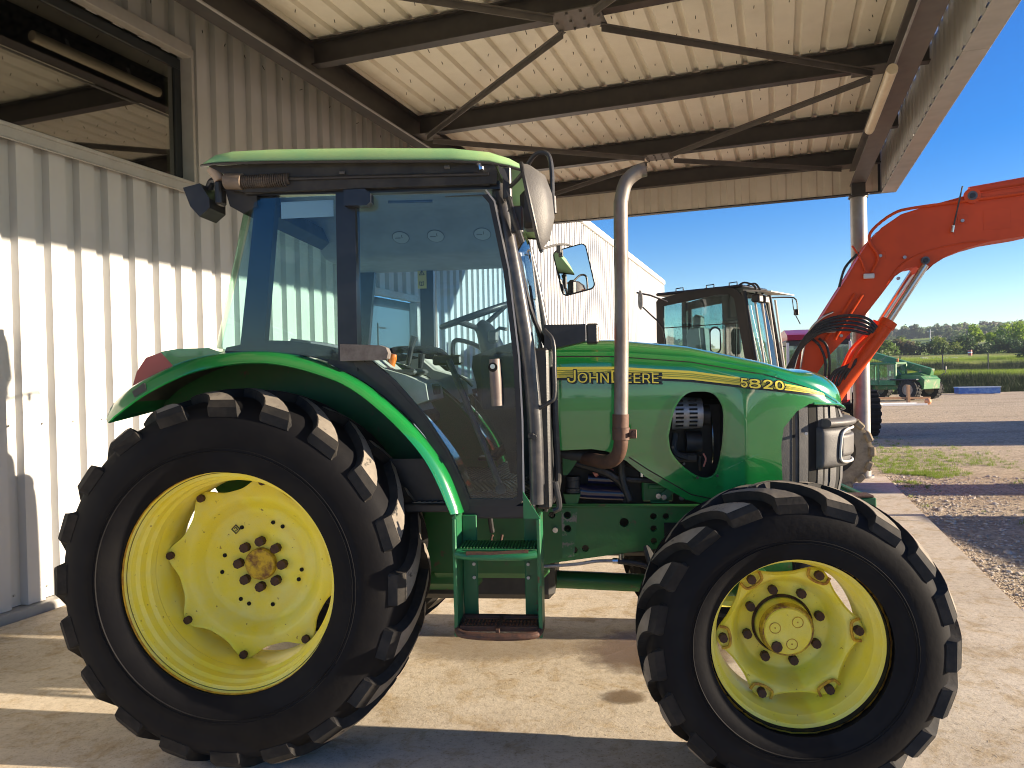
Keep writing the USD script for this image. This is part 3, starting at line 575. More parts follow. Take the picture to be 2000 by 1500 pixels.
lip = [bonnet(np.array(u), np.array(float(np.interp(u, [2.42, 2.58, 2.7, ue], [1.432, 1.424, 1.402, 1.385]))), .001) for u in np.linspace(2.42, ue, 14)]
obj('nose_lip', tube(lip + [p * [1, -1, 1] for p in lip[::-1]][1:], .006, 8), M['green'], tr)
# yellow stripe and lettering
st = Polygon([(1.335, 1.622), (1.60, 1.617), (1.94, 1.590), (2.20, 1.548), (2.40, 1.502), (2.485, 1.476), (2.488, 1.466), (2.35, 1.487), (2.17, 1.519), (1.94, 1.551), (1.775, 1.562), (1.335, 1.572)])
obj('stripe_shadow', skin(Polygon([(a_, b_ - .011) for a_, b_ in st.exterior.coords]), lambda a, b, o: bonnet(a, b, .0012 + o), -.001, .03), M['decal_black'], hp)
obj('stripe', skin(st, lambda a, b, o: bonnet(a, b, .0022 + o), -.001, .03), M['decal_yellow'], hp)
for k in (.3, .5, .7): obj('stripe_line', skin(LineString([(1.336, 1.572 + .05 * k), (1.6, 1.572 + .045 * k), (1.94, 1.551 + .039 * k), (2.2, 1.516 + .032 * k), (2.44, 1.47 + .018 * k)]).buffer(.0008), lambda a, b, o: bonnet(a, b, .0028 + o), -.0005, .05), M['green_old'], hp)
def lettering(name, parts, x, z, slope, off, m, dx=0, dz=0, bold=True, grow=1.0):
    ms = []; cx = x
    for txt, h in parts:
        t = meshkit.text_mesh(txt, h, .0015, bold=bold); v = t.vertices; w = v[:, 0].max()
        vx = cx + dx + v[:, 0] * 1.12; vz = z + dz + v[:, 1] + slope * (vx - x)
        P = bonnet(vx, vz, off); P[:, 1] -= v[:, 2]
        ms.append(trimesh.Trimesh(P, t.faces, process=False)); cx += w * 1.12 + h * .10
    obj(name, ms, m, hp, smooth=False); return cx
JD = [('J', .056), ('OHN', .043), ('D', .056), ('EERE', .043)]
for dx, dz in ((.005, -.005), (-.003, .003), (.003, .003), (-.003, -.003)): lettering('lettering_outline', JD, 1.383, 1.551, -.03, .0030, M['decal_black'], dx, dz)
lettering('lettering', JD, 1.383, 1.551, -.03, .0044, M['decal_yellow'], bold=False)
for dx, dz in ((.004, -.004), (-.003, .003), (.003, .002)): lettering('number_outline', [('5820', .038)], 2.150, 1.516, -.13, .0030, M['decal_black'], dx, dz)
lettering('number', [('5820', .038)], 2.150, 1.516, -.13, .0044, M['decal_yellow'])
# inside the opening: alternator, fan, dark core
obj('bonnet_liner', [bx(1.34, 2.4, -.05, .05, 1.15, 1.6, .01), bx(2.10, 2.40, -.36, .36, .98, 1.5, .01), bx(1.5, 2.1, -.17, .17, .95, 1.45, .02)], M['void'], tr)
al = obj('alternator', [cyl((1.86, -.30, 1.395), (2.0, -.30, 1.395), .078, 28, .07)], M['alum'], tr)
for i in range(7):
    zz = 1.34 + i * .019
    for xx in (1.893, 1.955): obj('cooling_slot', [bx(xx - .018, xx + .018, -.30 - math.sqrt(max(.0775 ** 2 - (zz - 1.395) ** 2, 0)) - .002, -.30 - math.sqrt(max(.0775 ** 2 - (zz - 1.395) ** 2, 0)) + .008, zz - .0045, zz + .0045, .001)], M['void'], al)
obj('pulley', [cyl((2.005, -.30, 1.385), (2.035, -.30, 1.385), .045, 24), cyl((1.93, -.27, 1.26), (2.0, -.27, 1.26), .05, 20)], M['engine'], tr)
obj('fan_ring', tube([(2.055, -.22 + .05 * math.cos(q) , 1.26 + .11 * math.sin(q)) for q in np.linspace(.25 * pi, 1.75 * pi, 24)], .004, 6), M['steel'], tr)
obj('engine_detail', [bx(1.86, 1.98, -.33, -.2, 1.17, 1.21, .01), tube([(1.88, -.3, 1.30), (1.87, -.32, 1.22), (1.93, -.33, 1.19)], .015, 8, 4), tube([(1.99, -.3, 1.13), (1.985, -.33, 1.17), (1.99, -.34, 1.2)], .008, 8, 3)], M['engine'], tr)
obj('wire', tube([(2.0, -.34, 1.15), (2.01, -.345, 1.185), (2.0, -.34, 1.21)], .004, 6, 4), M['pink'], tr)
# nose grille and headlamp block
gz = [(.95, -.03), (1.05, -.022), (1.2, -.018), (1.36, -.02), (1.43, -.03)]
def grille_band(u0, u1, off, n, z0=.93, z1=1.43):
    rows = []
    for u in np.linspace(u0, u1, n): rows.append([bonnet(np.array(u), np.array(z), off - .03 * max(0, (1.06 - z) / .14) - .02, -1) for z in np.linspace(z0, z1, 8)])
    return rows
gb = grille_band(2.25, ue, 0, 36); gb2 = [[p * [1, -1, 1] for p in r] for r in gb[::-1]]
gr = obj('grille', fixn(grid(gb + gb2[1:])), M['grille'], tr, smooth=50)
for u0, u1 in ((2.335, 2.345), (2.405, 2.445), (2.485, 2.495), (2.585, 2.625), (2.68, 2.70)): obj('grille_slot', grid(grille_band(u0, u1, .003, 4, .95, 1.425)), M['void'], gr, smooth=50)
for u0, u1 in ((2.36, 2.40), (2.45, 2.48), (2.53, 2.58), (2.63, 2.675)):
    A_ = grille_band(u0, u1, .006, 4, .94, 1.425); obj('grille_bar', grid(A_), M['grille'], gr, smooth=50)
obj('grille_screw', [hexbolt(2.325, -.40, -.412, 1.30, .006), hexbolt(2.44, -.392, -.402, 1.30, .007)], M['chrome_trim'], gr)
def corner_patch(ua, ub, za, zb, off, r, n=26, m=14, back=-.05, flare=None):
    """A rounded pad standing off the curved nose between ua..ub and za..zb, closed behind."""
    P = []
    for z in np.linspace(za, zb, m):
        row = []
        for u in np.linspace(ua, ub, n):
            e = min(u - ua, ub - u, z - za, zb - z); h = off * math.sqrt(max(0, 1 - (1 - min(e / r, 1)) ** 2)) + back * (e < 1e-6)
            row.append(bonnet(np.array(min(u, ue)), np.array(z), h - .02))
        P.append(row)
    return grid(P)
for sg in (-1, 1):
    f = (lambda m: m) if sg < 0 else mirror
    hb = obj('headlamp_block', f(corner_patch(2.43, ue, 1.125, 1.335, .034, .05)), M['grille'], tr, smooth=60)
    obj('block_cap', f(corner_patch(2.46, ue, 1.318, 1.366, .058, .022, m=10)), M['grey'], hb, smooth=60)
    obj('lamp_cover', f(corner_patch(2.545, ue, 1.178, 1.298, .046, .018)), M['grey'], hb, smooth=60)
    ul = [(ue, 1.312), (2.66, 1.312), (2.60, 1.308), (2.565, 1.29), (2.553, 1.24), (2.551, 1.19), (2.562, 1.170), (2.60, 1.162), (2.70, 1.160), (ue, 1.160)]
    obj('lamp_trim', f(tube([bonnet(np.array(u), np.array(z), .022) for u, z in smoothpath(np.c_[ul, np.zeros(len(ul))], 4)[:, :2]], .006, 8)), M['chrome_trim'], hb, smooth=60)
# exhaust stack
ex = obj('exhaust_pipe', tube([(1.617, -.585, 1.33), (1.63, -.59, 1.8), (1.636, -.592, 2.26), (1.64, -.592, 2.33), (1.662, -.592, 2.405), (1.71, -.592, 2.445), (1.745, -.592, 2.455)], .0305, 24, 5), M['exhaust'], tr, smooth=60)
obj('exhaust_elbow', tube([(1.617, -.585, 1.335), (1.616, -.58, 1.28), (1.60, -.55, 1.225), (1.56, -.50, 1.195), (1.50, -.42, 1.195), (1.44, -.33, 1.20)], .031, 22, 5), M['exhaust_rust'], ex, smooth=60)
obj('exhaust_clamp', [cyl((1.618, -.585, 1.30), (1.618, -.585, 1.352), .038, 28), bx(1.65, 1.685, -.602, -.585, 1.305, 1.345), cyl((1.67, -.60, 1.326), (1.67, -.62, 1.326), .010, 8)], M['exhaust_rust'], ex)
obj('exhaust_collar', [cyl((1.617, -.585, 1.353), (1.618, -.585, 1.41), .0355, 28)], M['exhaust_rust'], ex)
obj('exhaust_bore', cyl((1.744, -.592, 2.4548), (1.7475, -.592, 2.4553), .027, 20), M['void'], ex)
obj('exhaust_shield', [tube([(1.35, -.34, 1.215), (1.5, -.36, 1.205), (1.58, -.38, 1.19)], .035, 12, 3)], M['engine'], tr)

# fenders
def evenly(P, n):
    P = smoothpath(np.c_[P, np.zeros(len(P))], 6)[:, :2]; d = np.r_[0, np.cumsum(np.linalg.norm(np.diff(P, axis=0), axis=1))]; q = np.linspace(0, d[-1], n); return np.c_[np.interp(q, d, P[:, 0]), np.interp(q, d, P[:, 1])]
fc = evenly([(-.557, 1.462), (-.535, 1.518), (-.469, 1.574), (-.402, 1.611), (-.296, 1.656), (-.191, 1.688), (-.075, 1.706), (.039, 1.713), (.159, 1.709), (.273, 1.690), (.386, 1.655), (.528, 1.583), (.635, 1.506), (.742, 1.408), (.826, 1.308), (.880, 1.230), (.918, 1.155), (.962, 1.029)], 60)
lc = evenly([(-.535, 1.425), (-.50, 1.458), (-.350, 1.553), (-.145, 1.634), (.079, 1.664), (.254, 1.647), (.448, 1.586), (.554, 1.526), (.658, 1.440), (.741, 1.356), (.812, 1.268), (.865, 1.172), (.922, 1.034)], 60)
fn_ = np.gradient(fc, axis=0); fn_ = np.c_[-fn_[:, 1], fn_[:, 0]]; fn_ /= np.linalg.norm(fn_, axis=1)[:, None]
def fender(sg):
    f = (lambda m: m) if sg < 0 else mirror; rows = []
    for p, n, l in zip(fc, fn_, lc):
        mid = lambda t, b: p * (1 - t) + l * t + n * b
        sec = [(-.45, p), (-.70, p), (-.79, p + n * .001), (-.825, mid(.12, .007)), (-.855, mid(.36, .012)), (-.876, mid(.68, .008)), (-.885, l), (-.878, l - n * .004), (-.866, mid(.7, -.006)), (-.845, mid(.4, -.004)), (-.80, p - n * .012), (-.45, p - n * .012)]
        rows.append([(q[0], y, q[1]) for y, q in sec])
    m = fixn(grid(rows, cv=True)); k = len(rows[0]); N = len(m.vertices)
    cap = lambda b: [[b, b + i, b + i + 1] for i in range(1, k - 1)]
    m = trimesh.Trimesh(m.vertices, np.vstack([m.faces, cap(0), cap(N - k)]), process=False)
    fd = obj('fender', f(m), M['green'], tr, smooth=50)
    ins = rows = [[(p[0] - n[0] * .02, y, p[1] - n[1] * .02) for y in (-.795, -.45)] for p, n in zip(fc[2:], fn_[2:])]
    obj('fender_liner', f(grid(rows)), M['black_dusty'], fd)
    obj('fender_inner_wall', f(prism(Polygon(list(map(tuple, fc - fn_ * .01)) + [(.95, .98), (-.2, .95)]), -.465, -.45)), M['green_old'], fd, smooth=False)
    ridge = LineString(fc[22:46] + fn_[22:46] * .006)
    lp = [(-.40, -.86, 1.575), (-.385, -.80, 1.635), (-.33, -.80, 1.685), (-.25, -.82, 1.70)]
    tl = trimesh.convex.convex_hull(np.array([(x, y, z) for y in (-.77, -.5) for x, z in ((-.50, 1.565), (-.475, 1.64), (-.43, 1.70), (-.36, 1.722), (-.30, 1.664))]))
    obj('tail_lamp', f(tl), M['red_lamp'], fd, smooth=30)
    obj('lamp_housing', f(trimesh.convex.convex_hull(np.array([(x, y, z) for y in (-.775, -.495) for x, z in ((-.36, 1.724), (-.28, 1.735), (-.14, 1.735), (-.06, 1.706), (-.30, 1.659))]))), M['green'], fd, smooth=30)
    obj('side_reflector', f(prism(rounded([(-.425, 1.555), (-.37, 1.592), (-.36, 1.56), (-.414, 1.53)], .004), -.884, -.874)), M['black'], fd)
    return fd
fender(-1); fender(1)

# cab
YS = .785
def cabpost(pts, w, h, m, name, both=True, y=None, sm=0):
    for sg in ((-1, 1) if both else (-1,)):
        P = [(x, sg * yy, z) for x, yy, z in pts]; obj(name, tube(P, w, 12, sm, h), m, tr)
cabpost([(1.125, .735, 2.375), (1.155, .765, 2.22), (1.205, .785, 1.93), (1.243, .79, 1.66), (1.262, .79, 1.40), (1.266, .785, 1.06)], .031, 1.0, M['post'], 'front_post', sm=4)
def strut(poly, y0, y1, m, name, both=True, **k):
    for sg in ((-1, 1) if both else (-1,)):
        p = prism(poly, y0, y1); obj(name, p if sg < 0 else mirror(p), m, tr, **k)
strut(Polygon([(.448, 2.39), (.532, 2.39), (.524, 1.62), (.50, 1.635), (.442, 1.66)]), -YS - .012, -YS + .045, M['greyblue'], 'middle_post')
strut(Polygon([(.085, 2.385), (.175, 2.385), (.105, 1.75), (-.005, 1.72)]), -.765, -.72, M['greyblue'], 'rear_post')
strut(Polygon([(.06, 2.40), (1.14, 2.385), (1.14, 2.352), (.53, 2.362), (.07, 2.375)]), -YS - .01, -YS + .03, M['greyblue'], 'top_rail')
strut(Polygon(smoothpath(np.c_[[(-.06, 1.735), (.12, 1.76), (.32, 1.742), (.50, 1.70)], np.zeros(4)], 4)[:, :2].tolist() + [(.50, 1.63), (.30, 1.69), (.10, 1.705), (-.08, 1.68)]), -.775, -.70, M['greyblue'], 'quarter_sill')
dg = [(.532, 2.355), (1.075, 2.345), (1.112, 2.30), (1.165, 2.02), (1.198, 1.66), (1.205, 1.40), (1.203, 1.085), (1.17, 1.062), (.975, 1.065), (.952, 1.13), (.888, 1.275), (.792, 1.425), (.672, 1.565), (.54, 1.672)]
dpoly = Polygon(dg)
fr = dpoly.buffer(.012).difference(dpoly.buffer(-.018))
fr2 = fr.intersection(sbox(.56, 1.0, 1.5, 2.33)).union(fr.intersection(sbox(.9, 1.0, 1.3, 1.25)))
strut(fr2, -YS - .018, -YS - .002, M['black'], 'door_frame')
strut(LineString([(1.085, 2.345), (1.118, 2.30), (1.171, 2.02), (1.205, 1.66), (1.213, 1.40), (1.211, 1.085)]).buffer(.0035), -YS - .022, -YS - .0185, M['chrome_trim'], 'door_edge_trim', both=False)
strut(LineString([(.53, 1.655), (.662, 1.552), (.782, 1.414), (.876, 1.268), (.942, 1.125), (.968, 1.05)]).buffer(.018), -YS - .02, -YS + .02, M['black'], 'door_seal')
_fcs = [tuple(p + n * .004) for p, n in zip(fc, fn_) if p[0] > .36]
strut(Polygon([(.42, 1.70), (.54, 1.70), (.654, 1.605), (.765, 1.46), (.865, 1.308), (.94, 1.155), (.985, 1.06)] + _fcs[::-1]).buffer(0), -.79, -.775, M['black'], 'door_surround', smooth=False)
strut(dpoly.buffer(-.004), -YS - .008, -YS - .003, M['glass'], 'door_glass', smooth=False)
qg = Polygon(smoothpath(np.c_[[(-.075, 1.74), (.09, 2.345), (.12, 2.362)], np.zeros(3)], 1)[:, :2].tolist() + [(.448, 2.36), (.442, 1.665), (.25, 1.70), (.05, 1.715), (-.06, 1.72)])
strut(qg, -YS - .006, -YS - .001, M['glass'], 'quarter_glass', smooth=False)
cg = [[(x, y, z) for x, z in ((-.075 - d, 1.735), (.075 - d, 2.36))] for d, y in ((.0, -.784), (.03, -.772), (.055, -.73), (.07, -.66), (.075, 0), (.07, .66), (.055, .73), (.03, .772), (0, .784))]
obj('rear_glass', grid(cg), M['glass_edge'], tr, smooth=50)
ws = [[(1.19 + d, y, 1.12), (1.175 + d, y, 1.70), (1.12 + d, y, 2.20), (1.085 + d, y, 2.36)] for y, d in ((-.76, 0), (-.5, .06), (0, .085), (.5, .06), (.76, 0))]
obj('windscreen', grid(ws), M['glass'], tr, smooth=50)
obj('firewall', [bx(1.255, 1.318, -.70, .70, 1.02, 1.70, .01), bx(1.28, 1.33, -.44, .44, 1.2, 1.72, .01)], M['black'], tr)
obj('cab_floor', [bx(.5, 1.25, -.76, .76, 1.02, 1.055, .006), bx(.96, 1.25, -.79, .79, 1.005, 1.05, .006)], M['black'], tr)
for y_ in (-.80, .74): obj('door_sill', bx(.955, 1.235, y_, y_ + .06, 1.0, 1.058, .006), M['greyblue'], tr)
rb = []
for k in range(26): 
    x = .62 + k * .024; rb.append(bar((x, -.72, 1.058), (x + .10, -.45, 1.058), .008, .008)); rb.append(bar((x + .10, -.43, 1.058), (x, -.1, 1.058), .008, .008)); rb.append(bar((x, -.08, 1.058), (x + .1, .7, 1.058), .008, .008))
obj('floor_mat', [bx(.55, 1.24, -.735, .735, 1.0555, 1.0575, .001)], paint('floor_mat', (.34, .31, .26), .8, (.44, .40, .32), 14, .4, .7), tr)
obj('mat_ribs', rb, M['black'], tr, kind='stuff')
# roof
xs = [-.135, -.12, -.06, .02, .2, .6, .95, 1.1, 1.18, 1.235, 1.262]
zb = np.interp(xs, [-.135, -.05, .35, 1.115, 1.26], [2.512, 2.503, 2.49, 2.452, 2.424]); zt = np.interp(xs, [-.135, -.10, -.03, .1, .35, .9, 1.1, 1.17, 1.25, 1.262], [2.517, 2.540, 2.560, 2.562, 2.558, 2.530, 2.507, 2.488, 2.444, 2.430])
rows = []
for x, b_, t_ in zip(xs, zb, zt):
    hw = .855 * (1 - .10 * max(0, (x - .9) / .36) ** 2 - .06 * max(0, (-x) / .135) ** 2); h = t_ - b_
    half = [(hw - .05, b_ + .006), (hw - .004, b_), (hw, b_ + h * .2), (hw - .004, b_ + h * .55), (hw - .02, b_ + h * .85), (hw - .06, b_ + h), (hw * .6, b_ + h + .02), (0, b_ + h + .032)]
    rows.append([(x, -y, z) for y, z in half] + [(x, y, z) for y, z in half[-2::-1]])
m = fixn(grid(rows, cv=True)); k = len(rows[0]); N = len(m.vertices)
m = trimesh.Trimesh(m.vertices, np.vstack([m.faces, [[0, i, i + 1] for i in range(1, k - 1)], [[N - k, N - k + i, N - k + i + 1] for i in range(1, k - 1)]]), process=False)
rf = obj('cab_roof', m, M['green_roof'], tr, smooth=40)
obj('roof_rim', [tube([(x, sg * (.857 * (1 - .10 * max(0, (x - .9) / .36) ** 2 - .06 * max(0, (-x) / .135) ** 2)), b_ - .004) for x, b_ in zip(xs, zb)], .006, 6) for sg in (-1, 1)], M['black'], rf)
sk = Polygon([(-.095, 2.50), (-.02, 2.46), (.02, 2.39), (.10, 2.38), (1.13, 2.366), (1.135, 2.41), (1.12, 2.452), (.35, 2.492)])
for y_ in (-.825, .80): obj('roof_skirt', prism(sk, y_, y_ + .025), M['black_dusty'], tr)
obj('skirt_moulding', [tube([(.10, -.828, 2.43), (.5, -.828, 2.422), (1.1, -.828, 2.405)], .008, 8, 0), tube([(.06, -.80, 2.385), (.3, -.81, 2.392), (.7, -.81, 2.385), (1.1, -.81, 2.372)], .011, 8, 4)], M['black'], tr)
for x in (.24, .49, .93): obj('skirt_clip', [bx(x - .012, x + .012, -.836, -.824, 2.434, 2.448, .003)], M['grey'], tr)
obj('hose_end', tube([(-.015, -.822, 2.432), (.03, -.828, 2.428), (.06, -.83, 2.425)], .034, 16), paint('tan_dusty_plastic', (.13, .095, .07), .7, (.2, .15, .11), 9), tr)
obj('duct_hose', [tube([(.06, -.83, 2.425), (.14, -.83, 2.422), (.26, -.825, 2.43)], .024, 14)] + [cyl((x, -.829, 2.424), (x + .005, -.829, 2.424), .028, 14) for x in np.arange(.065, .25, .0095)], paint('brown_duct', (.055, .042, .034), .75, (.10, .075, .055), 15), tr)
obj('rear_overhang', [prism(Polygon([(-.04, 2.41), (.10, 2.39), (.10, 2.33), (.04, 2.30), (-.02, 2.335)]), -.79, .79)], M['black_dusty'], tr)
obj('roof_underside', [bx(-.06, 1.16, -.80, .80, 2.455, 2.465, .002)], M['black_dusty'], tr)
lin = [[(x, y, z) for y, z in ((-.78, 2.40), (-.12, 2.435), (-.02, 2.40), (.16, 2.285), (.22, 2.262), (.76, 2.255))] for x in (.03, .4, .8, 1.09)]
hl = obj('headliner', grid(lin), M['liner'], tr, smooth=40)
for x in (.49, .68, .93):
    c = np.array((x + (.01), .075, 2.342)); nrm = np.array((0, -.54, -.84)); nrm /= np.linalg.norm(nrm)
    obj('air_vent', cyl(c - nrm * .004, c + nrm * .006, .043, 28), M['grey_vent'], hl); obj('vent_ring', [tube([c + nrm * .004 + .045 * (math.cos(q) * np.array((1, 0, 0)) + math.sin(q) * np.cross(nrm, (1, 0, 0))) for q in np.linspace(0, 2 * pi, 29)], .0018, 6)], M['grey'], hl)
    obj('vent_fin', [bar(c + nrm * .007 + np.array((-.03, 0, 0)), c + nrm * .007 + np.array((.0, 0, 0)), .003, .003), bar(c + nrm * .006 + np.array((.008, 0, 0)), c + nrm * .006 + .022 * np.cross(nrm, (1, 0, 0)) + np.array((.008, 0, 0)), .003, .003)], M['grey'], hl)
obj('paper_sheet', bx(.20, .43, -.776, -.773, 2.275, 2.345, .001), paint('pale_label', (.55, .6, .62), .6), tr)
obj('spring_rod', tube([(.66, -.75, 2.33), (.85, -.75, 2.325)], .006, 8), M['grey'], tr)
# inside the cab
obj('seat_base', [bx(.18, .66, -.22, .22, 1.06, 1.32, .03), bx(.15, .66, -.25, .25, 1.325, 1.43, .035)], M['cloth'], tr)
obj('seat_back', [trimesh.convex.convex_hull(np.array([(x, y, z) for y in (-.22, .22) for x, z in ((.08, 1.40), (.20, 1.40), (.10, 1.78), (.0, 1.80), (-.03, 1.74))]))], M['cloth'], tr, smooth=50)
con = Polygon([(.38, 1.68), (.52, 1.70), (.60, 1.63), (.70, 1.60), (.79, 1.56), (.80, 1.49), (.74, 1.47), (.80, 1.32), (.86, 1.18), (.86, 1.06), (.42, 1.06)])
con = con.difference(Polygon([tuple(p + n * .03) for p, n in zip(fc, fn_)] + [(1.2, .5), (-.6, .5)]).buffer(0))
co = obj('side_console', [prism(con, -.70, -.36)], M['beige'], tr)
obj('console_top', [bx(.50, .74, -.66, -.40, 1.60, 1.625, .01), bx(.66, .80, -.58, -.42, 1.50, 1.56, .012)], M['grey'], co)
obj('console_trim', [prism(Polygon([(.62, 1.24), (.80, 1.24), (.86, 1.18), (.90, 1.06), (.62, 1.06)]), -.705, -.701)], M['black'], co)
obj('side_console', [prism(con, .36, .70)], M['beige'], tr)
obj('control_lever', [tube([(.48, .25, 1.66), (.50, .25, 1.76), (.52, .25, 1.82)], [.014, .016, .022], 10, 3), tube([(.56, .2, 1.64), (.57, .2, 1.72)], [.012, .02], 10)], M['black'], tr)
obj('amber_knob', tube([(.575, -.45, 1.63), (.58, -.45, 1.68), (.585, -.45, 1.70)], [.012, .022, .018], 12, 2), M['orange_lamp'], co)
obj('armrest_frame', [tube([(.34, .28, 1.70), (.40, .28, 1.745), (.60, .28, 1.742), (.68, .28, 1.71), (.72, .28, 1.63)], .022, 10, 4), tube([(.70, .45, 1.66), (.70, .45, 1.78), (.745, .45, 1.80), (.86, .45, 1.755), (.91, .45, 1.68)], .014, 10, 4)], M['greyblue'], tr)
obj('display_unit', [bx(.62, .78, .24, .32, 1.655, 1.71, .01)], M['black'], tr)
sw = np.array((.905, 0, 1.905)); nv = np.array((-.30, -.10, .95)); nv /= np.linalg.norm(nv); e1 = np.cross((0, 1, 0), nv); e1 /= np.linalg.norm(e1); e2 = np.cross(nv, e1)
st_ = obj('steering_wheel', tube([sw + .185 * (math.cos(q) * e1 + math.sin(q) * e2) for q in np.linspace(0, 2 * pi, 49)], .014, 12), M['black'], tr)
obj('spoke', [tube([sw + .175 * (math.cos(q) * e1 + math.sin(q) * e2), sw + .06 * (math.cos(q) * e1 + math.sin(q) * e2) - nv * .05, sw - nv * .07], .013, 8, 3) for q in (.2, 2.3, 4.3)], M['black'], st_)
obj('steering_column', [tube([sw - nv * .05, (.955, 0, 1.82), (.985, 0, 1.74), (1.02, 0, 1.62)], [.035, .05, .062, .075], 14, 3)], M['greyblue'], tr)
obj('column_stalk', [tube([(.99, -.03, 1.80), (1.04, -.08, 1.83), (1.08, -.12, 1.82)], .009, 8), bx(.98, 1.03, -.10, -.04, 1.76, 1.82, .01)], M['grey'], tr)
dsh = Polygon([(.93, 1.685), (1.00, 1.71), (1.13, 1.75), (1.20, 1.74), (1.20, 1.10), (1.10, 1.12), (1.07, 1.26), (.99, 1.40), (.95, 1.47), (.945, 1.55), (.925, 1.63)])
ds = obj('dashboard', [prism(dsh, -.28, .28)], paint('dash_plastic', (.055, .055, .05), .6, (.10, .095, .08), 6), tr)
obj('dash_panel', [bx(1.02, 1.12, -.288, -.281, 1.52, 1.70, .004)], M['black'], ds)
obj('pedal', [tube([(1.10, -.15, 1.28), (1.03, -.15, 1.20), (1.0, -.15, 1.18)], .02, 8), bx(.93, 1.03, -.2, -.1, 1.17, 1.19, .006), tube([(1.10, .1, 1.28), (1.02, .1, 1.19), (.95, .1, 1.16)], .025, 8), bx(.92, 1.0, .05, .15, 1.155, 1.175, .006)], M['black'], tr)
obj('ignition_key', [tube([(.95, -.3, 1.52), (.93, -.3, 1.515)], .012, 8), bx(.93, .955, -.31, -.295, 1.375, 1.415, .004), tube([(.94, -.3, 1.51), (.943, -.302, 1.415)], .003, 6)], M['grey'], tr)
wn = obj('warning_sticker', bx(.432, .488, .735, .7385, 2.145, 2.285, .001), M['sticker'], tr)
tri = Polygon([(.442, 2.228), (.478, 2.228), (.46, 2.262)]); bk = Polygon([(.444, 2.165), (.444, 2.19), (.458, 2.185), (.472, 2.19), (.472, 2.165), (.458, 2.16)])
obj('warning_symbol', [prism(tri.difference(tri.buffer(-.0035)), .733, .7348), prism(LineString([(.46, 2.236), (.46, 2.25)]).buffer(.0018), .733, .7348), prism(bk.difference(bk.buffer(-.003)), .733, .7348), prism(LineString([(.458, 2.162), (.458, 2.185)]).buffer(.0014), .733, .7348)], M['decal_black'], wn)
obj('hook_ring', tube([(.54 + .03 * math.cos(q), .72, 2.31 + .034 * math.sin(q)) for q in np.linspace(0, 2 * pi, 25)], .009, 8), M['black'], tr)
# door fittings
lt = obj('latch_plate', [prism(rounded([(1.045, 1.675), (1.195, 1.675), (1.19, 1.455), (1.045, 1.45)], .01), -YS + .002, -YS + .012)], M['black'], tr)
obj('door_handle', [tube([(1.105, -.812, 1.655), (1.108, -.815, 1.56), (1.112, -.812, 1.465)], [.022, .025, .023], 16, 3)], paint('brown_grey_handle', (.13, .10, .09), .5, (.18, .15, .135), 12), lt)
obj('lock_recess', [cyl((1.10, -.834, 1.622), (1.10, -.8405, 1.622), .019, 18)], M['void'], lt); obj('lock_barrel', [cyl((1.10, -.838, 1.625), (1.10, -.846, 1.625), .010, 16)], M['steel'], lt)
obj('door_hinge', [trimesh.convex.convex_hull(np.array([(x, y, z) for y in (-.86, -.81) for x, z in ((.472, 1.732), (.64, 1.722), (.665, 1.712), (.674, 1.69), (.668, 1.668), (.655, 1.662), (.472, 1.662))]))], paint('scuffed_hinge', (.16, .145, .135), .6, (.10, .085, .08), 18, .4, .65), tr, smooth=30)
obj('upper_hinge', [trimesh.convex.convex_hull(np.array([(x, y, z) for y in (-.85, -.80) for x, z in ((.50, 2.365), (.59, 2.365), (.612, 2.345), (.612, 2.31), (.595, 2.297), (.50, 2.30))]))], M['greyblue'], tr, smooth=30)
obj('door_strut', [tube([(.905, -.76, 1.66), (.96, -.76, 1.52), (1.11, -.76, 1.13)], .013, 10), tube([(.93, -.755, 1.60), (.97, -.74, 1.575), (1.0, -.74, 1.545)], .006, 8, 3), cyl((1.115, -.75, 1.12), (1.115, -.785, 1.12), .022, 16)], M['black'], tr)
obj('grab_rail', [tube([(1.31, -.80, 1.77), (1.345, -.81, 1.72), (1.348, -.82, 1.60), (1.346, -.82, 1.50), (1.325, -.82, 1.475), (1.27, -.80, 1.445)], .0085, 10, 4), ], M['black'], tr)
obj('hand_loop', tube([(1.34, -.79, 1.15), (1.355, -.79, 1.05), (1.33, -.79, 1.03)], .012, 8, 3), M['black'], tr)
obj('post_catch', [cyl((1.262, -.82, 1.335), (1.262, -.845, 1.335), .011, 12), bx(1.235, 1.262, -.835, -.82, 1.33, 1.352)], M['black'], tr)
obj('bulkhead_hose', [tube([(1.33, -.55, 1.62), (1.335, -.56, 1.35), (1.34, -.56, 1.12), (1.31, -.55, 1.03)], .016, 10, 4), tube([(1.30, -.62, 1.25), (1.305, -.63, 1.1), (1.285, -.62, 1.0)], .013, 8, 4)], M['hose'], tr)
# front lamps, mirrors, work lamps
il = obj('indicator_arm', [trimesh.convex.convex_hull(np.array([(x, y, z) for y in (-.66, -.52) for x, z in ((1.30, 1.80), (1.475, 1.798), (1.475, 1.725), (1.40, 1.712), (1.30, 1.69))]))], M['black'], tr, smooth=25)
obj('indicator_lens', [bx(1.478, 1.53, -.665, -.52, 1.715, 1.80, .008)], M['black'], il); obj('amber_lens', [bx(1.50, 1.533, -.6, -.5, 1.722, 1.795, .006)], M['orange_lamp'], il)
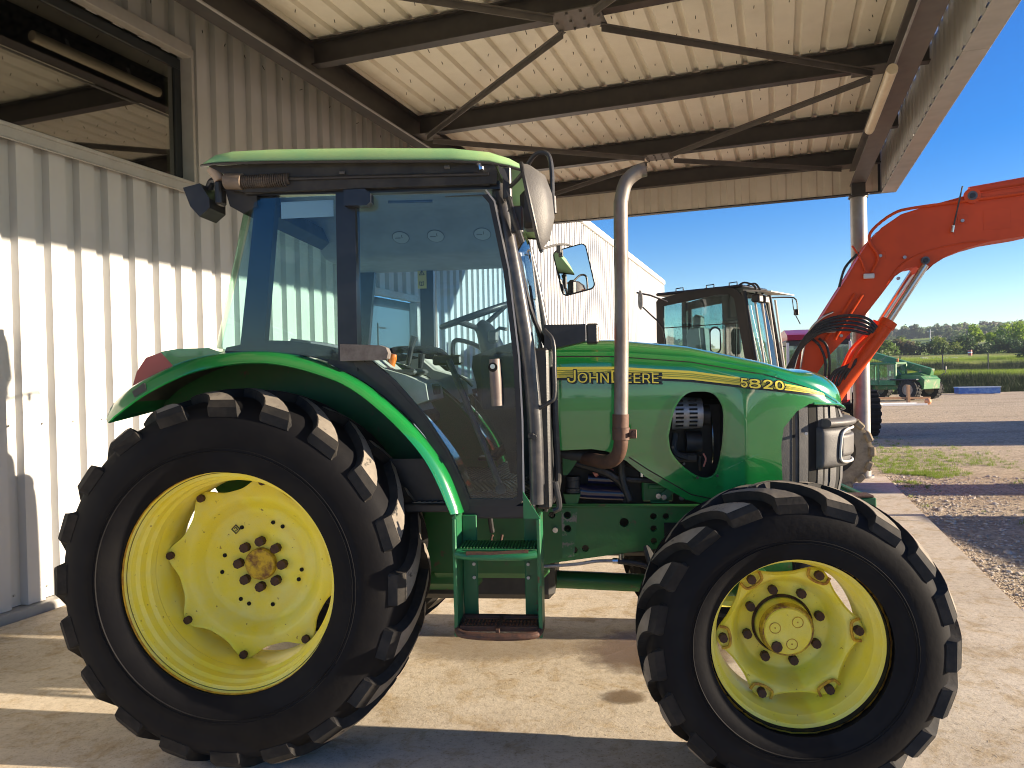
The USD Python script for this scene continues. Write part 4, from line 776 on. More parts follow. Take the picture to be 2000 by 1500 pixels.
# right mirror seen from behind its housing
sec = [(2.06, .02, .0), (2.10, .055, .04), (2.18, .075, .075), (2.27, .078, .085), (2.34, .068, .075), (2.38, .035, .03)]
rows = [];
for z, wy, dx in sec:
    x0 = 1.255 + (2.38 - z) * .20; rows.append([(x0 + .0, -1.0 - wy, z), (x0 + dx * .6, -1.0 - wy * .7, z), (x0 + dx, -1.0, z), (x0 + dx * .6, -1.0 + wy * .7, z), (x0, -1.0 + wy, z)])
mh = obj('right_mirror', fixn(grid(rows, cv=True)), M['grey'], tr, smooth=60)
obj('mirror_rim', [tube([(r[0][0] - .004, r[0][1] - .004, r[0][2]) for r in rows] + [(r[4][0] - .004, r[4][1] + .004, r[4][2]) for r in rows[::-1]] + [(rows[0][0][0] - .004, rows[0][0][1], rows[0][0][2])], .008, 8)], M['black'], mh)
obj('mirror_face', [grid([[(r[0][0] - .003, r[0][1], r[0][2]), (r[4][0] - .003, r[4][1], r[4][2])] for r in rows])], M['mirror'], mh)
obj('mirror_arm', [tube([(1.17, -.80, 2.345), (1.235, -.90, 2.37), (1.29, -.96, 2.425), (1.325, -.98, 2.435), (1.352, -.98, 2.42), (1.362, -.98, 2.36), (1.362, -.98, 2.25)], .009, 10, 5), cyl((1.362, -.98, 2.265), (1.364, -.98, 2.20), .014, 10)], M['black'], mh)
obj('side_lamp', [trimesh.convex.convex_hull(np.array([(x, y, z) for y in (-.90, -.80) for x, z in ((1.32, 2.29), (1.352, 2.29), (1.362, 2.25), (1.355, 2.20), (1.325, 2.19))]))], M['orange_lamp'], tr, smooth=30)
obj('lamp_bracket', [bx(1.155, 1.19, -.83, -.78, 2.30, 2.43, .005), tube([(1.18, -.84, 2.30), (1.20, -.86, 2.22), (1.23, -.84, 2.12)], .012, 8, 3), bx(1.185, 1.235, -.84, -.80, 2.16, 2.27, .006), bx(1.215, 1.285, -.74, -.62, 2.20, 2.36, .02)], M['black'], tr)
obj('bracket_plate', [prism(Polygon([(1.14, 2.435), (1.168, 2.415), (1.185, 2.36), (1.165, 2.375), (1.145, 2.405)]), -.842, -.836), prism(Polygon([(1.17, 2.335), (1.195, 2.30), (1.20, 2.25), (1.175, 2.245), (1.185, 2.28)]), -.846, -.84)], M['chrome_trim'] if False else M['grey'], tr)
obj('skirt_bolt', [tube([(1.055, -.83, 2.452), (1.065, -.84, 2.44), (1.07, -.84, 2.425)], .008, 8), cyl((1.07, -.838, 2.43), (1.071, -.838, 2.42), .012, 10)], M['steel'], tr)
# left mirror facing the driver
mc = np.array((1.40, 1.0, 2.265)); mn = np.array((-.03, -1.0, -.015)); mn /= np.linalg.norm(mn); ux = np.cross((0, 0, 1), mn); ux /= np.linalg.norm(ux); uz = np.cross(mn, ux)
if ux[0] < 0: ux = -ux; uz = -uz if uz[2] < 0 else uz
if uz[2] < 0: uz = -uz
def mp(a_, b_, o=0): return mc + ux * (a_ * .96 + b_ * -.20) + uz * (b_ * .97 + a_ * .22) + mn * o
rr_ = rounded([(-.105, -.145), (.105, -.145), (.105, .145), (-.105, .145)], .028)
def flatskin(poly, o, t):
    p, f = dense(poly, .05); A_ = np.array([mp(a, b, o) for a, b in p]); B_ = np.array([mp(a, b, o + t) for a, b in p]); n = len(p)
    return fixn(trimesh.convex.convex_hull(np.vstack([A_, B_])))
lm = obj('left_mirror', flatskin(rr_.buffer(.008), -.03, .028), M['black'], tr, smooth=30)
obj('mirror_face', flatskin(rr_, -.001, .002), M['mirror'], lm)
obj('mirror_arm', [tube([(1.20, .80, 2.37), (1.30, .92, 2.415), (1.36, .99, 2.425), (1.39, 1.02, 2.41), (1.40, 1.03, 2.36)], .008, 8, 4), bx(1.295, 1.325, .90, .93, 2.36, 2.41, .005)], M['grey'], lm)
obj('screen_wiper', [tube([(1.235, -.55, 1.98), (1.262, -.60, 1.80), (1.285, -.62, 1.70)], .007, 8), tube([(1.20, -.70, 2.10), (1.25, -.72, 1.86), (1.30, -.60, 1.72)], .010, 8, 3)], M['black'], tr)
# rear work lamp
wl = obj('work_lamp', trimesh.convex.convex_hull(np.array([(x, y, z) for y in (-.84, -.70) for x, z in ((-.20, 2.41), (-.125, 2.425), (-.085, 2.36), (-.085, 2.32), (-.13, 2.285), (-.17, 2.33))])), M['black'], tr, smooth=20)
obj('lamp_mount', [tube([(-.12, -.77, 2.42), (-.10, -.78, 2.445), (-.07, -.79, 2.44), (-.055, -.79, 2.40)], .018, 10, 3), bx(-.075, -.045, -.82, -.76, 2.34, 2.44, .008)], M['black'], wl)
obj('roof_end_pad', tube([(-.09, -.80, 2.495), (-.07, -.80, 2.47), (-.055, -.80, 2.44)], .024, 12, 2), paint('tan_foam', (.4, .3, .22), .8), tr)
# access steps
for x0, x1, sgn in ((.940, .955, 1), (1.272, 1.287, -1)):
    top = 1.035 if sgn > 0 else 1.135
    obj('step_rail', [bx(x0, x1, -.955, -.80, .565, 1.03), prism(Polygon([(x0 if sgn > 0 else x0 - .05, 1.03), (x1, 1.03), (x1, 1.05 if sgn > 0 else 1.03), (x0 - .05 if sgn < 0 else x0, top)]), -.955, -.945),
                      bx(x0 + (.016 if sgn > 0 else -.062), x1 + (.062 if sgn > 0 else -.016), -.82, -.812, .575, 1.02)], M['green_step'], tr)
    for z in (.82, .765): obj('step_bolt', hexbolt((x0 + x1) / 2 + sgn * .055, -.822, -.828, z, .007), M['chrome_trim'], tr)
us_ = obj('upper_step', [bx(.957, 1.27, -.96, -.80, .905, .912, .002), tube([(.957, -.965, .895), (1.02, -.982, .89), (1.2, -.982, .89), (1.27, -.965, .895)], .016, 10, 3)], M['green_step'], tr)
obj('step_tread', [bx(.97 + i * .0125, .976 + i * .0125, -.95, -.82, .912, .918, .001) for i in range(24)], M['green_old'], us_)
obj('step_worn_edge', tube([(1.0, -.986, .900), (1.1, -.9875, .899), (1.24, -.977, .905)], .010, 8), M['rust'], us_)
ls = obj('lower_step', [tube([(.957, -.83, .60), (.955, -.95, .592), (.99, -.985, .585), (1.12, -.995, .582), (1.24, -.985, .585), (1.275, -.95, .592), (1.272, -.83, .60)], .015, 10, 4), tube([(.957, -.83, .605), (1.272, -.83, .605)], .013, 8)] + [bar((.962, y, .60), (1.268, y, .60), .012, .02) for y in (-.87, -.91, -.95)] + [bar((1.115, -.83, .602), (1.115, -.99, .596), .014, .024)], M['rust'], tr)
obj('step_tread', [bx(.965 + i * .014, .971 + i * .014, -.945, -.875, .606, .612, .001) for i in range(22)], M['rust'], ls)

# ------------------------------------------------------------------ ground
def axis_pts(lo, hi, dense_lo, dense_hi, d, g=1.18):
    p = list(np.arange(dense_lo, dense_hi + d / 2, d)); s = d; x = p[-1]
    while x < hi: s *= g; x += s; p.append(x)
    s = d; x = p[0]
    while x > lo: s *= g; x -= s; p.insert(0, x)
    return np.array(p)
def sstep(x, a, b): t = np.clip((x - a) / (b - a), 0, 1); return t * t * (3 - 2 * t)
def height(x, y):
    r = np.hypot(x, y); n = meshkit.fbm(np.stack([x / 90, y / 90, 0 * x], -1), 3, 5); n2 = meshkit.fbm(np.stack([x / 5, y / 5, 0 * x], -1), 2, 9)
    wob = (n2 - .5) * 1.2
    hill = (17 + 7 * (n - .5) * 2) * sstep(r, 130, 540)
    bank = 1.12 * sstep(y + wob, 46.6, 48.4) + .95 * sstep(y + wob * 1.5, 60, 62.5) + .030 * np.clip(y - 62, 0, 60)
    bank += .5 * sstep(y, 74, 78) * (n2 > .2) * .4
    fl = (meshkit.fbm(np.stack([x / 3.2, y / 3.2, 0 * x], -1), 3, 3) - .5) * .05 * sstep(r, 9, 16)
    return np.where(y > 45, bank, 0) + hill + fl + (n2 - .5) * .25 * sstep(y, 47.5, 50)
gx = axis_pts(-1500, 1500, -12, 62, .8); gy = axis_pts(-1500, 1500, -6, 80, .7)
X, Y = np.meshgrid(gx, gy, indexing='ij'); Zt = height(X, Y) - .03
mask = np.maximum(sstep(Y, 45.4, 46.6), sstep(np.hypot(X, Y), 85, 120))
patch = np.exp(-(((X - 6.6) / 1.3) ** 2 + ((Y - 13.2) / 2.6) ** 2)) + .7 * np.exp(-(((X - 5.9) / .5) ** 2 + ((Y - 11.0) / .5) ** 2)) + .5 * np.exp(-(((X - 12) / 6) ** 2 + ((Y - 44) / 1.5) ** 2))
mask = np.maximum(mask, np.clip(patch, 0, .27))
gm = mat('yard_and_fields', {
    'g': ('geometry', {}), 'at': ('attribute', {'attribute': 'grass'}),
    'mp': ('mapping', {'scale': (.5, 1.6, 1.0)}), 'n1': ('noise_texture', {'scale': .45, 'detail': 6.0, 'roughness': .6}), 'n2': ('noise_texture', {'scale': 9.0, 'detail': 6.0, 'roughness': .75}), 'v': ('voronoi_texture', {'scale': 24.0}), 'v2': ('voronoi_texture', {'scale': 75.0}),
    'g1': ('rgb_ramp', {'ramp': [(.30, (.54, .44, .32)), (.5, (.70, .59, .45)), (.72, (.50, .42, .31))]}),
    'g2': ('rgb_ramp', {'ramp': [(.28, (.38, .34, .29)), (.5, (.85, .84, .82)), (.72, (1.2, 1.15, 1.05))]}),
    'vr': ('rgb_ramp', {'ramp': [(.0, (1.15, 1.15, 1.12)), (.5, (.8, .78, .74)), (.85, (.5, .46, .42))]}),
    'mg': ('mix_color', {'blend_type': 'multiply', 'fac': .8}), 'mg2': ('mix_color', {'blend_type': 'multiply', 'fac': .7}),
    'fn': ('noise_texture', {'scale': .035, 'detail': 5.0}), 'fn2': ('noise_texture', {'scale': 1.3, 'detail': 6.0}),
    'f1': ('rgb_ramp', {'ramp': [(.30, (.13, .19, .04)), (.45, (.23, .32, .06)), (.58, (.28, .31, .09)), (.7, (.20, .18, .09))]}),
    'f2': ('rgb_ramp', {'ramp': [(.3, (.5, .55, .45)), (.7, (1.3, 1.25, 1.0))]}), 'mf': ('mix_color', {'blend_type': 'multiply', 'fac': .8}),
    'gn': ('noise_texture', {'scale': 2.4, 'detail': 6.0, 'roughness': .7}), 'gs': ('math', {'math_type': 'add'}), 'gr': ('map_range', {'from_min': .92, 'from_max': 1.06, 'clamp': True}),
    'mm': ('mix_color', {}), 'p': ('principled_bsdf', {'roughness': .95, 'specular_ior_level': .15}),
    'b': ('bump', {'strength': .85, 'distance': .03}), 'ba': ('math', {'math_type': 'add'})},
    [('g.position', 'mp.vector'), ('mp.vector', 'n1.vector'), ('g.position', 'n2.vector'), ('g.position', 'v.vector'), ('g.position', 'v2.vector'), ('n1.fac', 'g1.fac'), ('n2.fac', 'g2.fac'), ('v.distance', 'vr.fac'), ('g1.color', 'mg.a'), ('g2.color', 'mg.b'), ('mg.result', 'mg2.a'), ('vr.color', 'mg2.b'),
     ('g.position', 'fn.vector'), ('g.position', 'fn2.vector'), ('fn.fac', 'f1.fac'), ('fn2.fac', 'f2.fac'), ('f1.color', 'mf.a'), ('f2.color', 'mf.b'),
     ('g.position', 'gn.vector'), ('gn.fac', 'gs.value1'), ('at.fac', 'gs.value2'), ('gs.value', 'gr.value'),
     ('gr.result', 'mm.fac'), ('mg2.result', 'mm.a'), ('mf.result', 'mm.b'), ('mm.result', 'p.base_color'), ('n2.fac', 'ba.value1'), ('v2.distance', 'ba.value2'), ('ba.value', 'b.height'), ('b.normal', 'p.normal')])
gmsh = usdkit.mesh(stage, '/World/ground', grid(np.stack([X, Y, Zt], -1)), gm, smooth=True)
UsdGeom.PrimvarsAPI(gmsh).CreatePrimvar('grass', Sdf.ValueTypeNames.FloatArray, 'vertex').Set(Vt.FloatArray.FromNumpy(mask.astype(np.float32).ravel()))
tag(gmsh, 'gravel yard running out into green fields and hills', kind='structure')
# concrete apron under the canopy, poured in bays
cm = mat('concrete', {
    't': ('geometry', {}), 'n1': ('noise_texture', {'scale': 1.3, 'detail': 6.0, 'roughness': .65}), 'n2': ('noise_texture', {'scale': 22.0, 'detail': 6.0, 'roughness': .75}), 'n3': ('noise_texture', {'scale': 5.5, 'detail': 7.0, 'roughness': .7, 'distortion': .6}),
    'c1': ('rgb_ramp', {'ramp': [(.28, (.45, .385, .295)), (.5, (.58, .51, .405)), (.72, (.66, .59, .485))]}),
    'c2': ('rgb_ramp', {'ramp': [(.30, (.62, .58, .52)), (.48, (.95, .95, .95)), (.7, (1.1, 1.08, 1.05))]}),
    'c3': ('rgb_ramp', {'ramp': [(.50, (1, 1, 1)), (.62, (.80, .72, .58)), (.72, (.55, .45, .33))]}),
    'm1': ('mix_color', {'blend_type': 'multiply', 'fac': .75}), 'm2': ('mix_color', {'blend_type': 'multiply', 'fac': .8}),
    'n4': ('noise_texture', {'scale': 75.0, 'detail': 5.0, 'roughness': .8}), 'c4': ('rgb_ramp', {'ramp': [(.33, (.40, .32, .24)), (.45, (1, 1, 1)), (.60, (1, 1, 1)), (.70, (1.12, 1.09, 1.03))]}), 'm3': ('mix_color', {'blend_type': 'multiply', 'fac': .85}), 'p': ('principled_bsdf', {'roughness': .9, 'specular_ior_level': .25}), 'b': ('bump', {'strength': .35, 'distance': .01})},
    [('t.position', 'n1.vector'), ('t.position', 'n2.vector'), ('t.position', 'n3.vector'), ('n1.fac', 'c1.fac'), ('n2.fac', 'c2.fac'), ('n3.fac', 'c3.fac'), ('c1.color', 'm1.a'), ('c2.color', 'm1.b'), ('m1.result', 'm2.a'), ('c3.color', 'm2.b'), ('t.position', 'n4.vector'), ('n4.fac', 'c4.fac'), ('m2.result', 'm3.a'), ('c4.color', 'm3.b'), ('m3.result', 'p.base_color'), ('n2.fac', 'b.height'), ('b.normal', 'p.normal')])
ap = UsdGeom.Xform.Define(stage, '/World/concrete_apron'); ap.AddTranslateOp().Set(Gf.Vec3d(*W0)); ap.AddRotateZOp().Set(WROT); tag(ap, 'pale concrete apron laid in bays beneath the canopy', kind='structure'); ap = ap.GetPrim()
tj = [-8.0, -3.0, 5.1, 8.62]
for a, b in zip(tj[:-1], tj[1:]):
    for c, d in ((.09, 6.43),):
        obj('slab', bx(a + .003, b - .003, -d, -c, -.22, 0, .006), cm, ap)
def stain(name, pts, z, c, a=.85, rough=.5):
    n = {'g': ('geometry', {}), 'at': ('attribute', {'attribute': 'fade'}), 'nn': ('noise_texture', {'scale': 9.0, 'detail': 6.0, 'roughness': .7}), 's': ('math', {'math_type': 'add'}), 'r': ('map_range', {'from_min': .62, 'from_max': 1.1, 'to_max': a, 'clamp': True}),
         'tr': ('transparent_bsdf', {}), 'p': ('principled_bsdf', {'base_color': c, 'roughness': rough}), 'm': ('mix_closure', {})}
    mm = mat(name, n, [('g.position', 'nn.vector'), ('nn.fac', 's.value1'), ('at.fac', 's.value2'), ('s.value', 'r.value'), ('r.result', 'm.fac'), ('tr.BSDF', 'm.closure1'), ('p.BSDF', 'm.closure2')], surface='m.closure')
    (cx, cy), (rx, ry) = pts; R_ = np.linspace(0, 1, 14); A_ = np.arange(40) / 40 * 2 * pi
    P = np.array([[(cx + rx * r * math.cos(a_), cy + ry * r * math.sin(a_), z) for r in R_] for a_ in A_])
    g = usdkit.mesh(stage, numbered('/World/floor_stain'), grid(P, cu=True), mm); tag(g, kind='structure', label='damp brown oil stain on the concrete')
    UsdGeom.PrimvarsAPI(g).CreatePrimvar('fade', Sdf.ValueTypeNames.FloatArray, 'vertex').Set(Vt.FloatArray.FromNumpy(np.tile(1 - R_ ** 1.5, 40).astype(np.float32)))
stain('oil_stain', ((.80, 4.22), (.55, .42)), .004, (.16, .105, .055), .75, .35)
stain('oil_stain_small', ((.52, 3.62), (.13, .10)), .004, (.2, .14, .08), .7)
stain('oil_stain_faint', ((-.1, 4.4), (.8, .35)), .0045, (.25, .19, .12), .4)

def scatter(name, label, protos, pos, scale, rot=None, cat=None, tilt=0.0):
    pt = UsdGeom.PointInstancer.Define(stage, '/World/' + name); pp = []
    for i, (m, mt) in enumerate(protos):
        pm = usdkit.mesh(stage, f'/World/{name}/prototypes/piece_{i}' if i else f'/World/{name}/prototypes/piece', m, mt, smooth=False); pp.append(pm.GetPath())
    pt.CreatePrototypesRel().SetTargets(pp); n = len(pos)
    pt.CreateProtoIndicesAttr(Vt.IntArray.FromNumpy(RNG.integers(0, len(protos), n).astype(np.int32)))
    pt.CreatePositionsAttr(Vt.Vec3fArray.FromNumpy(np.asarray(pos, np.float32)))
    s = np.asarray(scale, np.float32); s = np.repeat(s[:, None], 3, 1) if s.ndim == 1 else s
    pt.CreateScalesAttr(Vt.Vec3fArray.FromNumpy(s)); a_ = RNG.uniform(0, 2 * pi, n)
    tx = RNG.normal(0, tilt, n) if tilt else np.zeros(n)
    pt.CreateOrientationsAttr(Vt.QuathArray([Gf.Quath(Gf.Quatf((Gf.Rotation(Gf.Vec3d(1, 0, 0), math.degrees(t)) * Gf.Rotation(Gf.Vec3d(0, 0, 1), math.degrees(q))).GetQuat())) for q, t in zip(a_, tx)]))
    tag(pt, label, cat, kind='stuff')
def pebble(seed):
    m = trimesh.creation.icosphere(1, 1.0); v = m.vertices * (1 + .5 * (meshkit.noise(m.vertices * 1.3 + seed, seed)[:, None] - .5)); v[:, 2] *= .55
    return trimesh.Trimesh(v, m.faces, process=False)
PB = [(pebble(i), paint(f'pebble_{"abc"[i]}', c, .9)) for i, c in enumerate([(.42, .36, .28), (.28, .24, .2), (.5, .45, .38)])]
def zat(x, y): return height(np.asarray(x, float), np.asarray(y, float)) - .03
d1 = np.array([math.sin(.3455), math.cos(.3455)]); nn_ = np.array([math.cos(.3455), -math.sin(.3455)])
n = 7000; tt = RNG.uniform(.5, 9, n) ** 1.0; no = 6.45 + RNG.exponential(1.6, n); px_ = W0[0] + d1[0] * tt + nn_[0] * no; py_ = W0[1] + d1[1] * tt + nn_[1] * no
k = 2500; qx = RNG.uniform(4.5, 16, k); qy = RNG.uniform(11.2, 30, k); px_ = np.r_[px_, qx]; py_ = np.r_[py_, qy]
scatter('gravel', 'loose pale stones scattered over the yard', PB, np.c_[px_, py_, zat(px_, py_) + .002], RNG.lognormal(-4.7, .45, len(px_)), cat='gravel')
n = 4200; px_ = RNG.uniform(-1.5, 4.2, n); py_ = RNG.uniform(2.6, 9, n); t_ = (px_ - W0[0]) * d1[0] + (py_ - W0[1]) * d1[1]; no = (px_ - W0[0]) * nn_[0] + (py_ - W0[1]) * nn_[1]; ok = (no > .3) & (no < 6.4)
keep = ok & (meshkit.fbm(np.stack([px_ * 1.2, py_ * 1.2, 0 * px_], -1), 3, 2) > .46)
strawm = [(tube([(-1, 0, 0), (0, .12 * s, .03), (1, -.05 * s, .0)], .05, 4), paint(f'straw_{"ab"[i]}', c, .9)) for i, (s, c) in enumerate([(1, (.30, .22, .11)), (-1.5, (.12, .09, .05))])]
scatter('straw', 'bits of straw and dried mud littering the concrete', strawm, np.c_[px_, py_, 0 * px_ + .002][keep], RNG.uniform(.002, .011, keep.sum()), cat='straw')
def blade_clump(seed, n=26, h=.10, spread=.09):
    r = np.random.default_rng(seed); V, F = [], []
    for i in range(n):
        a_ = r.uniform(0, 2 * pi); p = np.array([r.normal(0, spread), r.normal(0, spread), 0]); w = np.array([-math.sin(a_), math.cos(a_), 0]) * .004; L = h * r.uniform(.5, 1.2); l = np.array([math.cos(a_), math.sin(a_), 0]) * L * r.uniform(.15, .6)
        b = len(V); V += [p - w, p + w, p + l * .4 + w * .8 + [0, 0, L * .6], p + l * .4 - w * .8 + [0, 0, L * .6], p + l + [0, 0, L]]; F += [[b, b + 1, b + 2], [b, b + 2, b + 3], [b + 3, b + 2, b + 4]]
    return trimesh.Trimesh(np.array(V), F, process=False)
def leafmat(name, c, c2, tr=.35):
    return mat(name, {'o': ('object_info', {}), 'g': ('geometry', {}), 'r': ('rgb_ramp', {'ramp': [(0, c), (1, c2)]}), 'd': ('principled_bsdf', {'roughness': .6, 'specular_ior_level': .3}), 't': ('translucent_bsdf', {}), 'm': ('mix_closure', {'fac': tr})},
               [('g.random_per_island', 'r.fac'), ('r.color', 'd.base_color'), ('r.color', 't.color'), ('d.BSDF', 'm.closure1'), ('t.BSDF', 'm.closure2')], surface='m.closure')
GR = leafmat('grass_blades', (.18, .26, .03), (.36, .38, .08), .4)
n = 1500; px_ = np.r_[RNG.normal(6.6, 1.0, n), RNG.normal(5.85, .3, 500)]; py_ = np.r_[RNG.normal(13.0, 2.2, n), RNG.normal(10.9, .4, 500)]; m_ = meshkit.fbm(np.stack([px_ * 1.1, py_ * .7, 0 * px_], -1), 3, 8); no = (px_ - W0[0]) * nn_[0] + (py_ - W0[1]) * nn_[1]; t_ = (px_ - W0[0]) * d1[0] + (py_ - W0[1]) * d1[1]
ok = (m_ > .47) & ((no > 6.46) | (t_ > 8.7)); px_, py_ = px_[ok], py_[ok]
scatter('grass', 'tufts of bright grass growing in the gravel by the column', [(blade_clump(1), GR), (blade_clump(2), GR)], np.c_[px_, py_, zat(px_, py_)], RNG.uniform(.18, .5, len(px_)), cat='grass')
# rough grass on the banks
GB = leafmat('bank_grass', (.20, .28, .03), (.42, .46, .08), .45); GD = leafmat('bank_bramble', (.03, .05, .012), (.10, .12, .035), .25)
n = 11000; px_ = RNG.uniform(18, 66, n); py_ = np.where(RNG.random(n) < .75, RNG.uniform(48.3, 60.2, n), RNG.uniform(62.3, 74, n))
scatter('bank_grass', 'bright rough grass covering the tops of the terraced banks', [(blade_clump(3, 34, .36, .3), GB), (blade_clump(4, 30, .3, .34), GB)], np.c_[px_, py_, zat(px_, py_) - .02], RNG.uniform(.4, 1.0, n), cat='grass')
n = 9000; px_ = RNG.uniform(18, 66, n); lo_ = RNG.random(n) < .6; py_ = np.where(lo_, RNG.uniform(46.3, 48.1, n), RNG.uniform(59.9, 62.0, n))
scatter('bank_brambles', 'dark brambles and weeds on the shaded faces of the banks', [(blade_clump(5, 40, .5, .25), GD), (blade_clump(6, 36, .42, .3), GD)], np.c_[px_, py_, zat(px_, py_) - .03], RNG.uniform(.5, 1.15, n), cat='brambles')

# ------------------------------------------------------------------ trees
def crown(seed, n, h, w, leaf, base=.25, lobes=9, squash=1.0):
    r = np.random.default_rng(seed); C = np.c_[r.normal(0, w * .30, lobes), r.normal(0, w * .30, lobes), base * h + (1 - base) * h * r.uniform(.15, .85, lobes)]
    C[:, :2] *= (1.15 - .8 * ((C[:, 2:] - base * h) / ((1 - base) * h)) ** 1.6); S = r.uniform(.5, 1.0, lobes) * w * .30
    k = r.integers(0, lobes, n); d = r.normal(size=(n, 3)); d /= np.linalg.norm(d, axis=1)[:, None]; P = C[k] + d * (S[k] * r.uniform(.55, 1.05, n))[:, None] * [1, 1, squash]
    a = r.normal(size=(n, 3)); a /= np.linalg.norm(a, axis=1)[:, None]; b = np.cross(a, r.normal(size=(n, 3))); b /= np.linalg.norm(b, axis=1)[:, None]; s = leaf * r.uniform(.6, 1.3, n)[:, None]
    V = np.stack([P - a * s, P + b * s * .6, P + a * s, P - b * s * .6], 1).reshape(-1, 3); i = np.arange(n)[:, None] * 4
    return trimesh.Trimesh(V, np.vstack([i + [[0, 1, 2]], i + [[0, 2, 3]]]), process=False)
def trunk(seed, h, r0, limbs=5, w=2.0):
    r = np.random.default_rng(seed); ms = [tube([(0, 0, -.1), (.02 * h, .01 * h, .3 * h), (-.01 * h, 0, .75 * h)], [r0, r0 * .7, r0 * .2], 8, 3)]
    for i in range(limbs):
        a_ = r.uniform(0, 2 * pi); z = h * r.uniform(.25, .6); ms.append(tube([(0, 0, z), (math.cos(a_) * w * .2, math.sin(a_) * w * .2, z + .1 * h), (math.cos(a_) * w * .4, math.sin(a_) * w * .4, z + .22 * h)], [r0 * .4, r0 * .15], 6, 2))
    return trimesh.util.concatenate(ms)
LF = {'bright': leafmat('leaves_bright', (.22, .33, .03), (.42, .48, .05), .45), 'dark': leafmat('leaves_dark', (.05, .10, .03), (.11, .18, .05), .35), 'mid': leafmat('leaves_mid', (.10, .17, .03), (.22, .30, .06), .4), 'brown': leafmat('leaves_brown', (.16, .14, .08), (.27, .25, .11), .35), 'olive': leafmat('leaves_olive', (.15, .20, .04), (.32, .34, .09), .4)}
def tree(name, label, x, y, h, w, leaf, seed, n=1600, base=.2, lobes=10, size=.16, cat='tree', group=None):
    t = thing(name, label, cat, (x, y, float(zat(x, y)) - .05), group=group)
    obj('trunk', trunk(seed, h, .035 * h * .6, w=w), M['bark'], t, smooth=60); obj('crown', crown(seed, n, h, w, size, base, lobes), LF[leaf], t, smooth=False); return t
tree('tree', 'narrow bright yellow-green tree with a pointed top behind the banks', 59.5, 95, 3.7, 2.6, 'bright', 11, 1500, .12, 8)
tree('tree', 'broad bright green tree right of the pointed one, at the right edge', 65.0, 96, 4.3, 4.4, 'bright', 12, 2600, .1, 14)
tree('tree', 'dark green tree cut by the right edge of the picture beyond the banks', 68.8, 97, 4.0, 3.6, 'mid', 13, 1800, .1, 10)
tree('tree', 'dark hedge-like tree in front of the pointed yellow-green tree', 57.2, 93, 2.3, 3.4, 'dark', 14, 1800, .02, 10)
tree('tree', 'low dark green tree filling the gap below the bright broad tree', 62.0, 92, 2.2, 4.6, 'dark', 15, 2200, .02, 12)
tree('tree', 'low dark green tree below the tree at the right edge', 66.6, 91, 2.0, 4.6, 'dark', 16, 2200, .02, 12)
tree('bush', 'rounded yellow-green bush beyond the banks right of the utility pole', 54.4, 94, 2.1, 3.6, 'olive', 17, 1600, .02, 9, cat='bush')
tree('bush', 'brownish bush behind the raised boom of the green loader', 49.6, 94, 2.0, 3.0, 'brown', 18, 1400, .02, 8, cat='bush')
tree('bush', 'olive bush left of the utility pole on the slope', 51.9, 98, 2.3, 3.0, 'olive', 19, 1400, .02, 8, cat='bush')
tree('bush', 'mid green bush seen between the orange cylinder and the loader', 45.8, 92, 2.3, 3.4, 'mid', 20, 1600, .02, 9, cat='bush')
tree('bush', 'dark scrubby bush close behind the parked green loader', 20.6, 43.5, 2.1, 3.2, 'mid', 21, 2200, .0, 12, .13, cat='bush')
tree('bush', 'tangled brown-green bush left of the loader behind the grey column', 19.2, 45.5, 2.2, 2.8, 'brown', 22, 2000, .0, 10, .13, cat='bush')
tree('bush', 'green bush showing between the column and the red machine', 16.6, 45, 2.6, 3.4, 'mid', 23, 1800, .0, 10, .13, cat='bush')
tree('bush', 'dark rounded bush by the right edge on the upper bank', 47.0, 66.0, 1.3, 3.0, 'dark', 24, 1500, .0, 8, .14, cat='bush')
# woods on the hills all round
n = 2600; a_ = RNG.uniform(0, 2 * pi, n); r_ = RNG.uniform(260, 640, n) ; front = RNG.random(n) < .62; a_[front] = RNG.uniform(.42, .72, front.sum()); px_ = np.sin(a_) * r_; py_ = np.cos(a_) * r_
hed = meshkit.fbm(np.stack([px_ / 55, py_ / 28, 0 * px_], -1), 3, 21); ok = (hed > .50) | (r_ > 570) & (RNG.random(n) < .5); px_, py_ = px_[ok], py_[ok]
WM = [leafmat('far_leaves_a', (.12, .16, .08), (.22, .25, .12), .4), leafmat('far_leaves_b', (.19, .185, .13), (.28, .26, .18), .4), leafmat('far_leaves_c', (.20, .27, .08), (.32, .37, .12), .4)]
scatter('hill_woods', 'trees and hedgerows massed on the far hillside', [(crown(31 + i, 420, 6, 5.5, .5, .08, 9), WM[i % 3]) for i in range(3)] + [(crown(36, 420, 5.5, 7, .5, .05, 9), WM[0])], np.c_[px_, py_, zat(px_, py_) - .2], RNG.uniform(.35, .95, len(px_)), cat='woods')
sk_ = [(268, 505, 9, 5.0, 'olive'), (277, 507, 10, 6.0, 'olive'), (283, 506, 8, 4.0, 'brown')]

# ------------------------------------------------------------------ orange wheeled excavator: x forward, origin on the boom plane
exc = thing('orange_excavator', 'orange wheeled excavator with a raised boom and grey glazed cab behind the tractor', 'excavator', (4.2, 10.6, 0), -math.degrees(.27))
btop = [(-.55, 1.15), (-.13, 1.79), (.25, 2.40), (.52, 2.83), (.70, 3.14), (.82, 3.33), (.98, 3.50), (1.22, 3.66), (1.44, 3.72), (1.71, 3.78), (2.02, 3.85), (2.40, 3.90), (3.1, 3.95), (4.3, 3.92), (4.55, 3.80)]
bbot = [(4.5, 3.58), (3.6, 3.45), (2.67, 3.27), (2.25, 3.22), (2.01, 3.16), (1.77, 3.07), (1.60, 2.96), (1.53, 2.89), (1.45, 2.89), (1.40, 2.95), (1.27, 2.93), (1.13, 2.83), (1.0, 2.65), (.64, 2.17), (.27, 1.76), (-.1, 1.2)]
